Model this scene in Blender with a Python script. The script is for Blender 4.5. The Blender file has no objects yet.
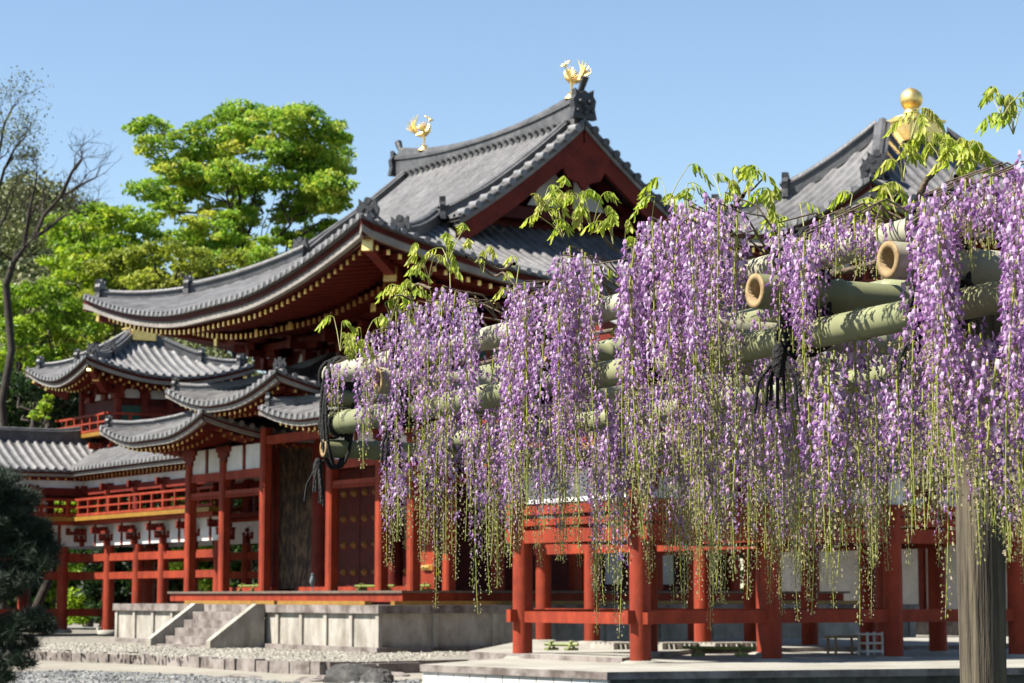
import bpy, math, random
import numpy as np
random.seed(7); RNG = np.random.default_rng(11)
SC = bpy.context.scene; COL = SC.collection
# ---------------------------------------------------------------- camera, sky, sun, exposure
FPX, YH, CXP, CYP, CZ = 2300.0, 597.0, 512.0, 341.5, 1.6
VP = np.array([-930.0 - 512.0, FPX]); VP /= np.hypot(*VP)
UD = VP                       # world +Y (along the facades) seen from the camera (right, forward)
VD = np.array([VP[1], -VP[0]])  # world +X (towards the back of the hall)
PITCH = math.atan((YH - CYP) / FPX)
cam_d = bpy.data.cameras.new('camera'); cam = bpy.data.objects.new('camera', cam_d); COL.objects.link(cam)
cam.location = (0, 0, CZ)
cam.rotation_euler = (math.pi / 2 + PITCH, 0, -math.atan2(VD[1], UD[1]))
cam_d.sensor_width = 36; cam_d.lens = FPX / 1024 * 36; cam_d.clip_start = .1; cam_d.clip_end = 5000
cam_d.dof.use_dof = True; cam_d.dof.focus_distance = 8.0; cam_d.dof.aperture_fstop = 11.0
SC.camera = cam
SUN_EL = math.radians(50); SUN_H = np.array([-.95, .29]); SUN_H /= np.hypot(*SUN_H)
w = bpy.data.worlds.new('World'); SC.world = w; w.use_nodes = True
sky = w.node_tree.nodes.new('ShaderNodeTexSky'); sky.sky_type = 'NISHITA'; sky.sun_disc = False
sky.sun_elevation = SUN_EL; sky.sun_rotation = math.atan2(SUN_H[0], SUN_H[1])
sky.air_density = 1.0; sky.dust_density = 0.0; sky.ozone_density = 1.5
bg = w.node_tree.nodes['Background']; bg.inputs['Strength'].default_value = .062
w.node_tree.links.new(sky.outputs[0], bg.inputs[0])
sd = bpy.data.lights.new('sun', 'SUN'); so = bpy.data.objects.new('sun', sd); COL.objects.link(so)
sd.energy = 5.0; sd.angle = math.radians(.53); sd.color = (1, .95, .87)
sdir = np.array([SUN_H[0] * math.cos(SUN_EL), SUN_H[1] * math.cos(SUN_EL), math.sin(SUN_EL)])
from mathutils import Vector
so.rotation_euler = Vector(sdir).to_track_quat('Z', 'Y').to_euler(); so.location = (0, 0, 60)
SC.view_settings.view_transform = 'Standard'; SC.view_settings.look = 'None'
SC.view_settings.exposure = 1.5; SC.view_settings.gamma = 1.0
SC.cycles.max_bounces = 6; SC.cycles.transparent_max_bounces = 6
SC.cycles.use_denoising = True
# ---------------------------------------------------------------- photograph measurements -> world (x = into the hall, y = along the facade)
_cp, _sp = math.cos(PITCH), math.sin(PITCH)
def _ray(px, py):
    x, z = (px - CXP) / FPX, -(py - CYP) / FPX
    return np.array([x, _cp - _sp * z, _sp + _cp * z])
def _w(q): return np.array([q[:2] @ VD, q[:2] @ UD, CZ + q[2]])
def at_d(px, py, D): r = _ray(px, py); return _w(r * D / r[1])
def at_z(px, py, z): r = _ray(px, py); return _w(r * (z - CZ) / r[2])
def proj(P):
    P = np.asarray(P, float); q0 = P[0] * VD + P[1] * UD; z = P[2] - CZ
    d = _cp * q0[1] + _sp * z; h = -_sp * q0[1] + _cp * z
    return CXP + FPX * q0[0] / d, CYP - FPX * h / d
# ---------------------------------------------------------------- materials
def nt(m): return m.node_tree.nodes, m.node_tree.links
def mat(name, col, rough=.6, var=.25, scale=3.0, col2=None, metal=0, bump=0, bscale=40, spec=.4, trans=0, tone=False, stretch=(1, 1, 1), lo=.35, hi=.65, detail=6, dirt=.72, colvar=False):
    m = bpy.data.materials.new(name); m.use_nodes = True; n, l = nt(m); b = n['Principled BSDF']
    b.inputs['Roughness'].default_value = rough; b.inputs['Metallic'].default_value = metal
    b.inputs['Specular IOR Level'].default_value = spec
    tc = n.new('ShaderNodeTexCoord'); mp = n.new('ShaderNodeMapping'); mp.inputs['Scale'].default_value = stretch
    l.new(tc.outputs['Object'], mp.inputs[0])
    no = n.new('ShaderNodeTexNoise'); no.inputs['Scale'].default_value = scale; no.inputs['Detail'].default_value = detail; no.inputs['Roughness'].default_value = .65
    l.new(mp.outputs[0], no.inputs['Vector'])
    cr = n.new('ShaderNodeValToRGB'); cr.color_ramp.elements[0].position = lo; cr.color_ramp.elements[1].position = hi
    c2 = col2 if col2 else tuple(c * (1 - var) for c in col)
    cr.color_ramp.elements[0].color = (*c2, 1); cr.color_ramp.elements[1].color = (*col, 1)
    l.new(no.outputs['Fac'], cr.inputs[0]); src = cr.outputs[0]
    if tone:
        at = n.new('ShaderNodeAttribute'); at.attribute_name = 'tone'
        cr2 = n.new('ShaderNodeValToRGB'); els = cr2.color_ramp.elements
        for k, (p, c) in enumerate(tone):
            e = els[k] if k < 2 else els.new(p)
            e.position = p; e.color = (*c, 1)
        l.new(at.outputs['Fac'], cr2.inputs[0])
        mx = n.new('ShaderNodeMix'); mx.data_type = 'RGBA'; mx.blend_type = 'MULTIPLY'; mx.inputs[0].default_value = 1
        l.new(cr2.outputs[0], mx.inputs[6]); l.new(cr.outputs[0], mx.inputs[7]); src = mx.outputs[2]
    if not tone and not metal:      # broad weathering, independent of the light
        n3 = n.new('ShaderNodeTexNoise'); n3.inputs['Scale'].default_value = max(.35, scale * .17); n3.inputs['Detail'].default_value = 8; n3.inputs['Roughness'].default_value = .75
        l.new(tc.outputs['Object'], n3.inputs['Vector']); r3 = n.new('ShaderNodeValToRGB'); r3.color_ramp.elements[0].position = .32; r3.color_ramp.elements[1].position = .6
        r3.color_ramp.elements[0].color = (dirt, dirt * .98, dirt * .95, 1); r3.color_ramp.elements[1].color = (1, 1, 1, 1); l.new(n3.outputs['Fac'], r3.inputs[0])
        m3 = n.new('ShaderNodeMix'); m3.data_type = 'RGBA'; m3.blend_type = 'MULTIPLY'; m3.inputs[0].default_value = 1; l.new(src, m3.inputs[6]); l.new(r3.outputs[0], m3.inputs[7]); src = m3.outputs[2]
    if colvar:      # tile to tile differences stored on the mesh
        at = n.new('ShaderNodeAttribute'); at.attribute_name = 'tone'; mr = n.new('ShaderNodeMapRange'); mr.inputs['To Min'].default_value = .72; mr.inputs['To Max'].default_value = 1.16; l.new(at.outputs['Fac'], mr.inputs[0])
        m4 = n.new('ShaderNodeMix'); m4.data_type = 'RGBA'; m4.blend_type = 'MULTIPLY'; m4.inputs[0].default_value = 1; l.new(src, m4.inputs[6]); l.new(mr.outputs[0], m4.inputs[7]); src = m4.outputs[2]
    l.new(src, b.inputs['Base Color'])
    if bump:
        n2 = n.new('ShaderNodeTexNoise'); n2.inputs['Scale'].default_value = bscale; n2.inputs['Detail'].default_value = 5
        l.new(mp.outputs[0], n2.inputs['Vector'])
        bp = n.new('ShaderNodeBump'); bp.inputs['Strength'].default_value = bump; bp.inputs['Distance'].default_value = .03
        l.new(n2.outputs['Fac'], bp.inputs['Height']); l.new(bp.outputs[0], b.inputs['Normal'])
    if trans:
        tr = n.new('ShaderNodeBsdfTranslucent'); l.new(src, tr.inputs['Color'])
        ms = n.new('ShaderNodeMixShader'); ms.inputs[0].default_value = trans
        l.new(b.outputs[0], ms.inputs[1]); l.new(tr.outputs[0], ms.inputs[2]); l.new(ms.outputs[0], n['Material Output'].inputs['Surface'])
    return m
M = {}
M['tile'] = mat('roof_tile', (.175, .17, .168), .45, scale=3.2, col2=(.10, .098, .099), spec=.4, bump=.3, bscale=14, dirt=.6, colvar=True)
M['tile_dark'] = mat('ridge_tile', (.11, .108, .108), .5, scale=2.6, col2=(.055, .054, .056), spec=.4, bump=.35, bscale=16, dirt=.6)
M['tile_cap'] = mat('tile_cap', (0.216, 0.21, 0.207), .5, scale=4, col2=(0.132, 0.132, 0.135))
M['oni'] = mat('ornament_tile', (0.05, 0.05, 0.0525), .5, scale=6, col2=(0.025, 0.025, 0.0275), bump=.5, bscale=12)
M['edge'] = mat('pale_eave_board', (0.25, 0.23, 0.205), .7, scale=2.5, col2=(0.18, 0.16, 0.14))
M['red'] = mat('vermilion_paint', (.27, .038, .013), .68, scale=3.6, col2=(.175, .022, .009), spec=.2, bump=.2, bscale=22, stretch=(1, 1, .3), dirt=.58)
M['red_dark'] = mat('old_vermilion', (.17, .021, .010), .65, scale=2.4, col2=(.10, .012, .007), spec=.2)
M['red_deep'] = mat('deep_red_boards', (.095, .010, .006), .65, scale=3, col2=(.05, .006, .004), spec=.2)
M['brown'] = mat('weathered_door_wood', (.17, .105, .055), .85, scale=3.2, col2=(.022, .010, .006), bump=.5, bscale=10, stretch=(2, 2, .9), lo=.44, hi=.66, dirt=.35)
M['gold'] = mat('gilt', (1.0, .74, .30), .42, scale=14, col2=(.82, .52, .14), metal=1)
M['yellow'] = mat('yellow_ochre_paint', (0.2640, 0.1425, 0.0200), .5, scale=4, col2=(0.2000, 0.1013, 0.0120))
M['white'] = mat('white_plaster', (.62, .61, .59), .9, scale=1.6, col2=(.50, .485, .45), dirt=.78)
M['green'] = mat('green_panel', (0.025, 0.09, 0.055), .6, scale=3)
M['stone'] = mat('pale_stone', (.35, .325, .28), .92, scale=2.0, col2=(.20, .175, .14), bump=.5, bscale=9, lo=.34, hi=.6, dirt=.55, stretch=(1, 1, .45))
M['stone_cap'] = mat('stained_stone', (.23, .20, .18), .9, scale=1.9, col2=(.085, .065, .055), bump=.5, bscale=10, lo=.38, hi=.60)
M['stone_slab'] = mat('platform_paving', (.29, .275, .235), .92, scale=1.2, col2=(.20, .185, .15), bump=.3, bscale=14, lo=.3, hi=.62, dirt=.75)
M['rock'] = mat('dark_rock', (.085, .078, .07), .8, scale=2.5, col2=(.02, .02, .018), bump=.9, bscale=5)
M['sand'] = mat('pale_sand', (0.26, 0.24, 0.195), .95, scale=.6, col2=(0.22, 0.2, 0.16), bump=.4, bscale=25)
M['gravel'] = mat('gravel_bed', (0.25, 0.23, 0.19), .95, scale=9, col2=(0.13, 0.12, 0.1), bump=.9, bscale=16)
M['pebble'] = mat('pebble', (0.2, 0.2, 0.19), .7, scale=1.2, col2=(0.08, 0.0825, 0.0825))
M['pebble_pale'] = mat('pale_pebble', (0.33, 0.31, 0.26), .8, scale=1.5, col2=(0.17, 0.155, 0.125))
M['bamboo'] = mat('bamboo_culm', (.235, .235, .125), .5, scale=9, col2=(.17, .185, .09), spec=.3, lo=.3, hi=.72, stretch=(.4, .4, 1), dirt=.62)
M['bamboo_old'] = mat('weathered_bamboo', (.34, .325, .235), .55, scale=9, col2=(.25, .245, .165), spec=.3, lo=.3, hi=.6, dirt=.62)
M['cut'] = mat('bamboo_cut_end', (0.3, 0.21, 0.1), .75, scale=30, col2=(0.21, 0.13, 0.05))
M['cutin'] = mat('bamboo_inside', (0.25, 0.18, 0.09), .85, scale=20, col2=(0.15, 0.095, 0.04))
M['rope'] = mat('black_palm_rope', (0.012, 0.0108, 0.0096), .9, scale=60, bump=.6, bscale=90)
M['post'] = mat('peeled_log', (0.1512, 0.1221, 0.0777), .9, scale=3, col2=(0.0432, 0.0333, 0.0222), bump=.7, bscale=9, stretch=(9, 9, .5), lo=.40, hi=.58, dirt=.4)
M['bark'] = mat('bark', (0.0413, 0.0303, 0.0220), .9, scale=5, col2=(0.0165, 0.0124, 0.0096), bump=.5, bscale=14)
M['vine'] = mat('vine_bark', (0.13, 0.095, 0.06), .85, scale=14, col2=(0.06, 0.0425, 0.0275), bump=.5, bscale=40)
WH = (1, 1, 1)
M['petal'] = mat('wisteria_petal', WH, .55, scale=40, col2=(.86, .84, .9), trans=.38, spec=.25,
                 tone=[(0, (.20, .07, .235)), (1, (.68, .56, .68)), (.35, (.38, .185, .41)), (.7, (.54, .35, .555))])
M['stalk'] = mat('raceme_stalk', WH, .6, scale=30, col2=(.88, .88, .85), trans=.3,
                 tone=[(0, (.34, .40, .05)), (1, (.46, .38, .27)), (.5, (.40, .37, .16))])
M['wleaf'] = mat('wisteria_leaf', WH, .5, scale=12, col2=(.85, .87, .8), trans=.55,
                 tone=[(0, (.24, .36, .03)), (1, (.58, .52, .17)), (.5, (.42, .48, .06))])
def leafmat(name, a, b, c, tr=.5): return mat(name, WH, .55, scale=.5, col2=(.72, .74, .72), trans=tr, tone=[(0, a), (1, c), (.5, b)])
M['lf_bright'] = leafmat('bright_maple_leaf', (0.1124, 0.2175, 0.0117), (0.2696, 0.4142, 0.0196), (0.4494, 0.5178, 0.0391))
M['lf_gold'] = leafmat('olive_leaf', (0.1498, 0.1979, 0.0182), (0.2995, 0.3563, 0.0289), (0.3993, 0.4156, 0.0580))
M['lf_tall'] = leafmat('tall_tree_leaf', (0.1121, 0.2429, 0.0200), (0.2943, 0.4587, 0.0344), (0.5323, 0.5399, 0.0716))
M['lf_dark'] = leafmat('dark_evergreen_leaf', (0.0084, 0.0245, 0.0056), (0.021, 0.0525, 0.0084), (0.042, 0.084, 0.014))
M['lf_hill'] = leafmat('hill_forest_leaf', (0.0644, 0.0897, 0.0257), (0.1287, 0.1525, 0.0429), (0.1888, 0.1884, 0.0686), .2)
M['needle'] = mat('pine_needle', WH, .6, scale=2, col2=(0.3240, 0.3900, 0.2700), tone=[(0, (0.0054, 0.0156, 0.0054)), (1, (0.0216, 0.0510, 0.0135)), (.5, (0.0108, 0.0300, 0.0090))])
M['floor_wood'] = mat('weathered_floor_board', (.15, .115, .085), .8, scale=5, col2=(.08, .06, .045), stretch=(1, 4, 1))
M['stud'] = mat('aged_brass_stud', (.30, .13, .02), .5, scale=20, col2=(.18, .07, .012))
M['wood'] = mat('plain_timber', (0.25, 0.17, 0.085), .6, scale=8, col2=(0.18, 0.115, 0.055), stretch=(1, 1, 6))
M['palewood'] = mat('pale_timber', (0.34, 0.32, 0.275), .7, scale=6, col2=(0.26, 0.24, 0.2))
M['bird'] = mat('blue_grey_feather', (0.175, 0.21, 0.23), .7, scale=14, col2=(0.05, 0.085, 0.095))
M['water'] = mat('pond_water', (.012, .018, .012), .06, scale=3, col2=(.008, .012, .008), spec=.5, bump=.03, bscale=6)
M['shade_stone'] = mat('shaded_stone', (0.08, 0.08, 0.06), .9, scale=4, col2=(0.025, 0.0275, 0.02), bump=.6, bscale=12)  # green-black colour stands in for shade on the wall's side face
M['grass'] = mat('earth_and_moss', (0.05, 0.055, 0.025), .95, scale=.25, col2=(0.03, 0.0325, 0.015), bump=.4, bscale=6)
# ---------------------------------------------------------------- mesh builder
BOXF = np.array([[0, 3, 2, 1], [4, 5, 6, 7], [0, 1, 5, 4], [1, 2, 6, 5], [2, 3, 7, 6], [3, 0, 4, 7]])
class MB:
    def __init__(s): s.v = []; s.f = []; s.n = 0; s.tone = []
    def add(s, v, f, mi=0, smooth=False, tone=.5):
        v = np.asarray(v, float).reshape(-1, 3); f = np.asarray(f, int)
        s.v.append(v); s.f.append((f + s.n, mi, smooth)); s.n += len(v)
        t = np.empty(len(v)); t[:] = tone; s.tone.append(t); return s
    def box(s, a, b, mi=0):
        x0, y0, z0 = np.minimum(a, b); x1, y1, z1 = np.maximum(a, b)
        return s.add([(x0, y0, z0), (x1, y0, z0), (x1, y1, z0), (x0, y1, z0), (x0, y0, z1), (x1, y0, z1), (x1, y1, z1), (x0, y1, z1)], BOXF, mi)
    def beam(s, p, q, wd, h, mi=0, up=(0, 0, 1)):
        p, q, up = np.array(p, float), np.array(q, float), np.array(up, float)
        d = q - p; d /= np.linalg.norm(d); sd_ = np.cross(d, up); sd_ /= np.linalg.norm(sd_); u = np.cross(sd_, d)
        a, b = sd_ * wd / 2, u * h / 2
        return s.add([p - a - b, p + a - b, q + a - b, q - a - b, p - a + b, p + a + b, q + a + b, q - a + b], BOXF, mi)
    def grid(s, G, mi=0, smooth=True, tone=.5, flip=False):
        G = np.asarray(G, float); h, w_ = G.shape[:2]; i = np.arange(h * w_).reshape(h, w_)
        f = np.stack([i[:-1, :-1], i[:-1, 1:], i[1:, 1:], i[1:, :-1]], -1).reshape(-1, 4)
        if flip: f = f[:, ::-1]
        return s.add(G.reshape(-1, 3), f, mi, smooth, tone)
    def tube(s, P, r, n=8, mi=0, caps=True, tone=.5):
        P = np.asarray(P, float); k = len(P); r = np.broadcast_to(np.asarray(r, float), (k,))
        T = np.gradient(P, axis=0); T /= np.linalg.norm(T, axis=1)[:, None] + 1e-12
        ref = np.array([0, 0, 1.]) if abs(T[0, 2]) < .9 else np.array([1., 0, 0])
        A = np.cross(T, ref); A /= np.linalg.norm(A, axis=1)[:, None] + 1e-12; B = np.cross(T, A)
        th = np.linspace(0, 2 * math.pi, n, endpoint=False)
        R = P[:, None] + r[:, None, None] * (A[:, None] * np.cos(th)[None, :, None] + B[:, None] * np.sin(th)[None, :, None])
        i = np.arange(k * n).reshape(k, n); j = np.roll(i, -1, 1)
        f = np.stack([i[:-1], j[:-1], j[1:], i[1:]], -1).reshape(-1, 4)
        tt = tone if np.isscalar(tone) else np.repeat(np.asarray(tone), n)
        s.add(R.reshape(-1, 3), f, mi, True, tt)
        if caps:
            for e in (0, k - 1): s.add(R[e], [list(range(n))[::(1 if e else -1)]], mi, False, tt if np.isscalar(tt) else tt[0])
        return s
    def lathe(s, c, prof, n=16, mi=0):
        c = np.array(c, float); th = np.linspace(0, 2 * math.pi, n, endpoint=False)
        pr = np.array(prof, float)
        R = np.stack([pr[:, :1] * np.cos(th), pr[:, :1] * np.sin(th), np.repeat(pr[:, 1:], n, 1)], -1) + c
        k = len(pr); i = np.arange(k * n).reshape(k, n); j = np.roll(i, -1, 1)
        s.add(R.reshape(-1, 3), np.stack([i[:-1], j[:-1], j[1:], i[1:]], -1).reshape(-1, 4), mi, True)
        s.add(R[0], [list(range(n))[::-1]], mi); s.add(R[-1], [list(range(n))], mi); return s
    def prism(s, poly, off, mi=0):   # poly: 3-D outline, off: extrusion vector
        a = np.asarray(poly, float); n = len(a); b = a + np.asarray(off, float)
        s.add(np.vstack([a, b]), [[i, (i + 1) % n, n + (i + 1) % n, n + i] for i in range(n)], mi)
        s.add(a, [list(range(n))[::-1]], mi); s.add(b, [list(range(n))], mi); return s
    def build(s, name, mats, parent=None, loc=None):
        if not isinstance(mats, (list, tuple)): mats = [mats]
        V = np.vstack(s.v); off = np.zeros(3)
        if parent is not None: off = np.array(parent.get('_o', (0, 0, 0)), float)
        elif loc is not None: off = np.array(loc, float)
        me = bpy.data.meshes.new(name)
        sizes, idx, mi, sm = [], [], [], []
        for f, m_, smo in s.f:
            idx.append(f.reshape(-1)); sizes.append(np.full(len(f), f.shape[1])); mi.append(np.full(len(f), m_)); sm.append(np.full(len(f), smo))
        idx = np.concatenate(idx); sizes = np.concatenate(sizes); st = np.concatenate([[0], np.cumsum(sizes)[:-1]])
        me.vertices.add(len(V)); me.vertices.foreach_set('co', (V - off).astype(np.float32).ravel())
        me.loops.add(len(idx)); me.loops.foreach_set('vertex_index', idx.astype(np.int32))
        me.polygons.add(len(sizes)); me.polygons.foreach_set('loop_start', st.astype(np.int32))
        me.polygons.foreach_set('material_index', np.concatenate(mi).astype(np.int32))
        me.polygons.foreach_set('use_smooth', np.concatenate(sm).astype(bool))
        at = me.attributes.new('tone', 'FLOAT', 'POINT'); at.data.foreach_set('value', np.concatenate(s.tone).astype(np.float32))
        for m_ in mats: me.materials.append(m_)
        me.update(calc_edges=True); me.validate()
        o = bpy.data.objects.new(name, me); COL.objects.link(o)
        if parent is not None: o.parent = parent
        else: o.location = off
        o['_o'] = list(off)
        return o
def thing(name, loc, label, cat, group=None):
    o = bpy.data.objects.new(name, None); COL.objects.link(o); o.location = loc; o['_o'] = [float(c) for c in loc]
    o.empty_display_size = .3; return tag(o, label, cat, group)
def tag(o, label, cat, group=None):
    o['label'] = label; o['category'] = cat
    if group: o['group'] = group
    return o
def kind(o, k): o['kind'] = k; return o
# ---------------------------------------------------------------- tiled roofs
class Roof:
    def __init__(s, cx, cy, hx, hy, z0, prof, L=.8, c=5.0, sc=3.0):
        s.cx, s.cy, s.hx, s.hy, s.z0, s.prof, s.L, s.c, s.sc = cx, cy, hx, hy, z0, prof, L, c, sc
        s.F = {'W': ((cx - hx, cy), (0, 1), (1, 0), hy), 'E': ((cx + hx, cy), (0, 1), (-1, 0), hy),
               'S': ((cx, cy - hy), (1, 0), (0, 1), hx), 'N': ((cx, cy + hy), (1, 0), (0, -1), hx)}
    def z(s, face, t, sv):
        e = s.F[face][3] - np.abs(t)
        lf = s.L * np.clip(1 - np.maximum(e, 0) / s.c, 0, 1) ** 1.7 * np.clip(1 - sv / s.sc, 0, 1)
        return s.z0 + s.prof(np.maximum(sv, 0)) + lf
    def pt(s, face, t, sv, dz=0):
        t = np.asarray(t, float); sv = np.asarray(sv, float); t, sv = np.broadcast_arrays(t, sv)
        o, td, sdv, h = s.F[face]; z = s.z(face, t, sv) + dz
        return np.stack([o[0] + td[0] * t + sdv[0] * sv, o[1] + td[1] * t + sdv[1] * sv, z], -1)
    def flip(s, face): return face in ('W', 'N')
    def tiles(s, mb, face, t0, t1, smax, pitch=.33, rw=.085, rh=.085, ns=14, mi=0, smin=0.0):
        ts = [t0]; ids = [0]
        offs = [(-.5, 0), (-rw / pitch, 0), (-.7 * rw / pitch, .7), (0, 1), (.7 * rw / pitch, .7), (rw / pitch, 0)]
        hs = [0]
        for k in range(math.floor(t0 / pitch) - 1, math.ceil(t1 / pitch) + 2):
            for o_, h_ in offs:
                t = (k + o_) * pitch
                if t0 < t < t1: ts.append(t); hs.append(h_); ids.append(abs(k) * 2 + (h_ > 0) + (k < 0) * 501)
        ts.append(t1); hs.append(0); ids.append(0); ids = np.array(ids); tv = np.random.default_rng(5).normal(.5, .15, (ns, 1100)); tv += np.random.default_rng(6).normal(0, .10, (1, 1100)); ts = np.array(ts); hs = np.array(hs)
        sm = np.array([max(.02, smax(t)) for t in ts])
        S = smin + np.linspace(0, 1, ns)[:, None] * np.maximum(sm[None] - smin, .02)
        G = s.pt(face, np.broadcast_to(ts, S.shape), S); G[..., 2] += hs * rh
        mb.grid(G, mi, True, flip=not s.flip(face), tone=np.clip(tv[:, ids], 0, 1).ravel())
    def sweep(s, mb, face, t0, t1, sec, n=48, mi=0, smooth=False, sl=0.0):
        ts = np.linspace(t0, t1, n); rows = []
        for sv, dz in list(sec) + [sec[0]]:
            e = np.maximum(s.F[face][3] - np.abs(ts), .0); svv = np.minimum(sv, e) if s.mitre else np.full_like(ts, sv)
            p = s.pt(face, ts, svv * 0.0); o, td, sdv, h = s.F[face]
            p[:, 0] += sdv[0] * svv; p[:, 1] += sdv[1] * svv; p[:, 2] += dz - sl * (sv - svv); rows.append(p)
        mb.grid(np.array(rows), mi, smooth, flip=s.flip(face))
    mitre = True
    def discs(s, mb, face, t0, t1, pitch=.33, r=.085, mi=0, ln=.10):
        o, td, sdv, h = s.F[face]
        for k in range(math.ceil(t0 / pitch), math.floor(t1 / pitch) + 1):
            p = s.pt(face, k * pitch, 0.0) + [0, 0, .0]
            q = p - np.array([sdv[0], sdv[1], 0]) * .04; p = p + np.array([sdv[0], sdv[1], 0]) * ln
            mb.tube([q, p], r, 8, mi)
def ridge(mb, P, w_, h_, mi=0, up=None):
    P = np.asarray(P, float); T = np.gradient(P, axis=0); T[:, 2] = 0; T /= np.linalg.norm(T, axis=1)[:, None]
    S = np.stack([T[:, 1], -T[:, 0], np.zeros(len(T))], -1)
    sec = [(-.5, -.15), (-.5, .62), (-.62, .62), (-.62, .74), (-.34, .78), (-.26, .95), (0, 1.02), (.26, .95), (.34, .78), (.62, .74), (.62, .62), (.5, .62), (.5, -.15)]
    hh = np.broadcast_to(np.asarray(h_, float), (len(P),))
    G = np.array([P + S * (a * w_) + np.stack([0 * hh, 0 * hh, hh * b], -1) for a, b in sec])
    mb.grid(G, mi, False)
    for e in (0, -1): mb.add(G[:, e], [list(range(len(sec)))], mi)
def oni(mb, p, d, sz, horn=False):   # ridge-end ornament facing direction d
    p = np.array(p, float); d = np.array([d[0], d[1], 0.]); d /= np.linalg.norm(d); sdv = np.array([-d[1], d[0], 0]); z = np.array([0, 0, 1.])
    out = [(-.55, -.1), (.55, -.1), (.46, .3), (.52, .62), (.40, .80), (.42, 1.05), (.22, .88), (0, 1.0), (-.22, .88), (-.42, 1.05), (-.40, .80), (-.52, .62), (-.46, .3)]
    mb.prism([p + sdv * a * sz + z * b * sz for a, b in out], d * .28 * sz)
    q = p + d * .28 * sz
    for a, b, r in ((-.2, .55, .13), (.2, .55, .13), (0, .36, .15), (0, .12, .12), (-.32, .2, .1), (.32, .2, .1)):
        c = q + sdv * a * sz + z * b * sz; mb.tube([c - d * .05, c + d * r * sz * .9], [r * sz, r * sz * .6], 8)
    mb.tube([p + z * .95 * sz, p + z * .95 * sz + d * .3 * sz], .17 * sz, 8) if not horn else None
    if horn:
        a = p + z * .85 * sz - d * .25 * sz
        mb.tube([a, a + d * .3 * sz + z * .25 * sz, a + d * .5 * sz + z * .6 * sz, a + d * .54 * sz + z * .68 * sz], [.11 * sz, .12 * sz, .16 * sz, .16 * sz], 10)
def bracket(mb, x, y, z, d, steps=3, sc=1.0, hgt=None):   # stepped bracket complex reaching out in direction d
    d = np.array([d[0], d[1], 0.]); sdv = np.array([-d[1], d[0], 0]); p = np.array([x, y, z], float)
    def bb(c, a, b, h): # oriented block
        c = np.array(c); mb.beam(c - d * a, c + d * a, 2 * b, h)
    bb(p + [0, 0, .12 * sc], .26 * sc, .26 * sc, .24 * sc)
    for k in range(steps):
        zz = (.34 + .40 * k) * sc; o = d * (.48 * k * sc)
        bb(p + o + [0, 0, zz], .09 * sc, (.62 + .1 * k) * sc, .2 * sc)
        q = p + [0, 0, zz]; mb.beam(q - d * .2 * sc, q + o + d * .62 * sc, .17 * sc, .2 * sc)
        for a in (-.5, 0, .5): bb(p + o + sdv * a * sc + [0, 0, zz + .19 * sc], .12 * sc, .12 * sc, .16 * sc)
        bb(p + o + d * .5 * sc + [0, 0, zz + .19 * sc], .12 * sc, .12 * sc, .16 * sc)
def railing(mb, p, q, z0, h, post=1.1, r=.07, proj_=.15, mi=0):
    p, q = np.array(p, float), np.array(q, float); L = np.linalg.norm(q - p); d = (q - p) / L; n = max(1, round(L / post))
    P = lambda t, z: np.array([*(p + d * t), z])
    mb.beam(P(-proj_, z0 + h), P(L + proj_, z0 + h), r * 1.2, r); mb.beam(P(-proj_ * .5, z0 + h * .55), P(L + proj_ * .5, z0 + h * .55), r, r * .8); mb.beam(P(-proj_, z0 + .06), P(L + proj_, z0 + .06), r * 1.3, r * 1.2)
    for k in range(n + 1):
        t = L * k / n; mb.box(P(t, z0 + .03) - [r * .55, r * .55, 0], P(t, z0 + h) + [r * .55, r * .55, -.012])
def column(x, y, z0, z1, r, m, parent, name='column', n=14, base=None):
    mb = MB(); mb.tube([(x, y, z0), (x, y, z0 + (z1 - z0) * .6), (x, y, z1)], [r, r, r * .9], n)
    c = mb.build(name, m, parent)
    if base:
        b = MB(); b.lathe((x, y, z0), [(r * 1.9, -.10), (r * 1.9, .012), (r * 1.5, .035), (r * 1.35, .04)], 18); b.build('base_stone', base, c)
    return c
# ---------------------------------------------------------------- ground
G = MB(); G.grid(np.array([[(x, y, -.02 if max(abs(x), abs(y)) < 900 else -6) for y in np.linspace(-1500, 2500, 41)] for x in np.linspace(-1500, 2500, 41)])); kind(G.build('ground', M['grass']), 'structure')
def sheet(name, pts, z, m, th=None, side=None):
    pts = [np.array([p[0], p[1], z]) for p in pts]; mb = MB(); mb.add(pts, [list(range(len(pts)))])
    if th:
        a = np.array(pts); b = a - [0, 0, th]; n = len(a)
        mb.add(np.vstack([a, b]), [[i, (i + 1) % n, n + (i + 1) % n, n + i] for i in range(n)], 1)
    return mb.build(name, [m, side or m])
zp = lambda x, y, z: at_z(x, y, z)[:2]
kind(sheet('sand_path', [zp(-150, 683, .0), zp(-150, 648, .0), zp(340, 648, .0), zp(520, 655, .0), zp(520, 672, .0), zp(400, 720, .0)], .012, M['sand']), 'structure')
kind(sheet('pebble_beach', [zp(-120, 677, .02), zp(0, 671.5, .02), zp(60, 670, .02), zp(130, 671, .02), zp(200, 675, .02), zp(262, 681, .02), zp(330, 687, .02), zp(420, 678, .02), zp(430, 720, .02), zp(-150, 740, .02)], .022, M['gravel']), 'structure')
TZ = .26
terr = [zp(-140, 645, TZ), zp(6, 648.5, TZ), zp(115, 652, TZ), zp(195, 655.7, TZ), zp(275, 660.6, TZ), zp(325, 662.6, TZ), zp(420, 660.5, TZ), zp(560, 657.5, TZ), (60, 40), (60, 120), (20, 120)]
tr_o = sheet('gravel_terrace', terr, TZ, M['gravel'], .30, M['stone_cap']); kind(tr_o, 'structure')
KZ = .44
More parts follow.
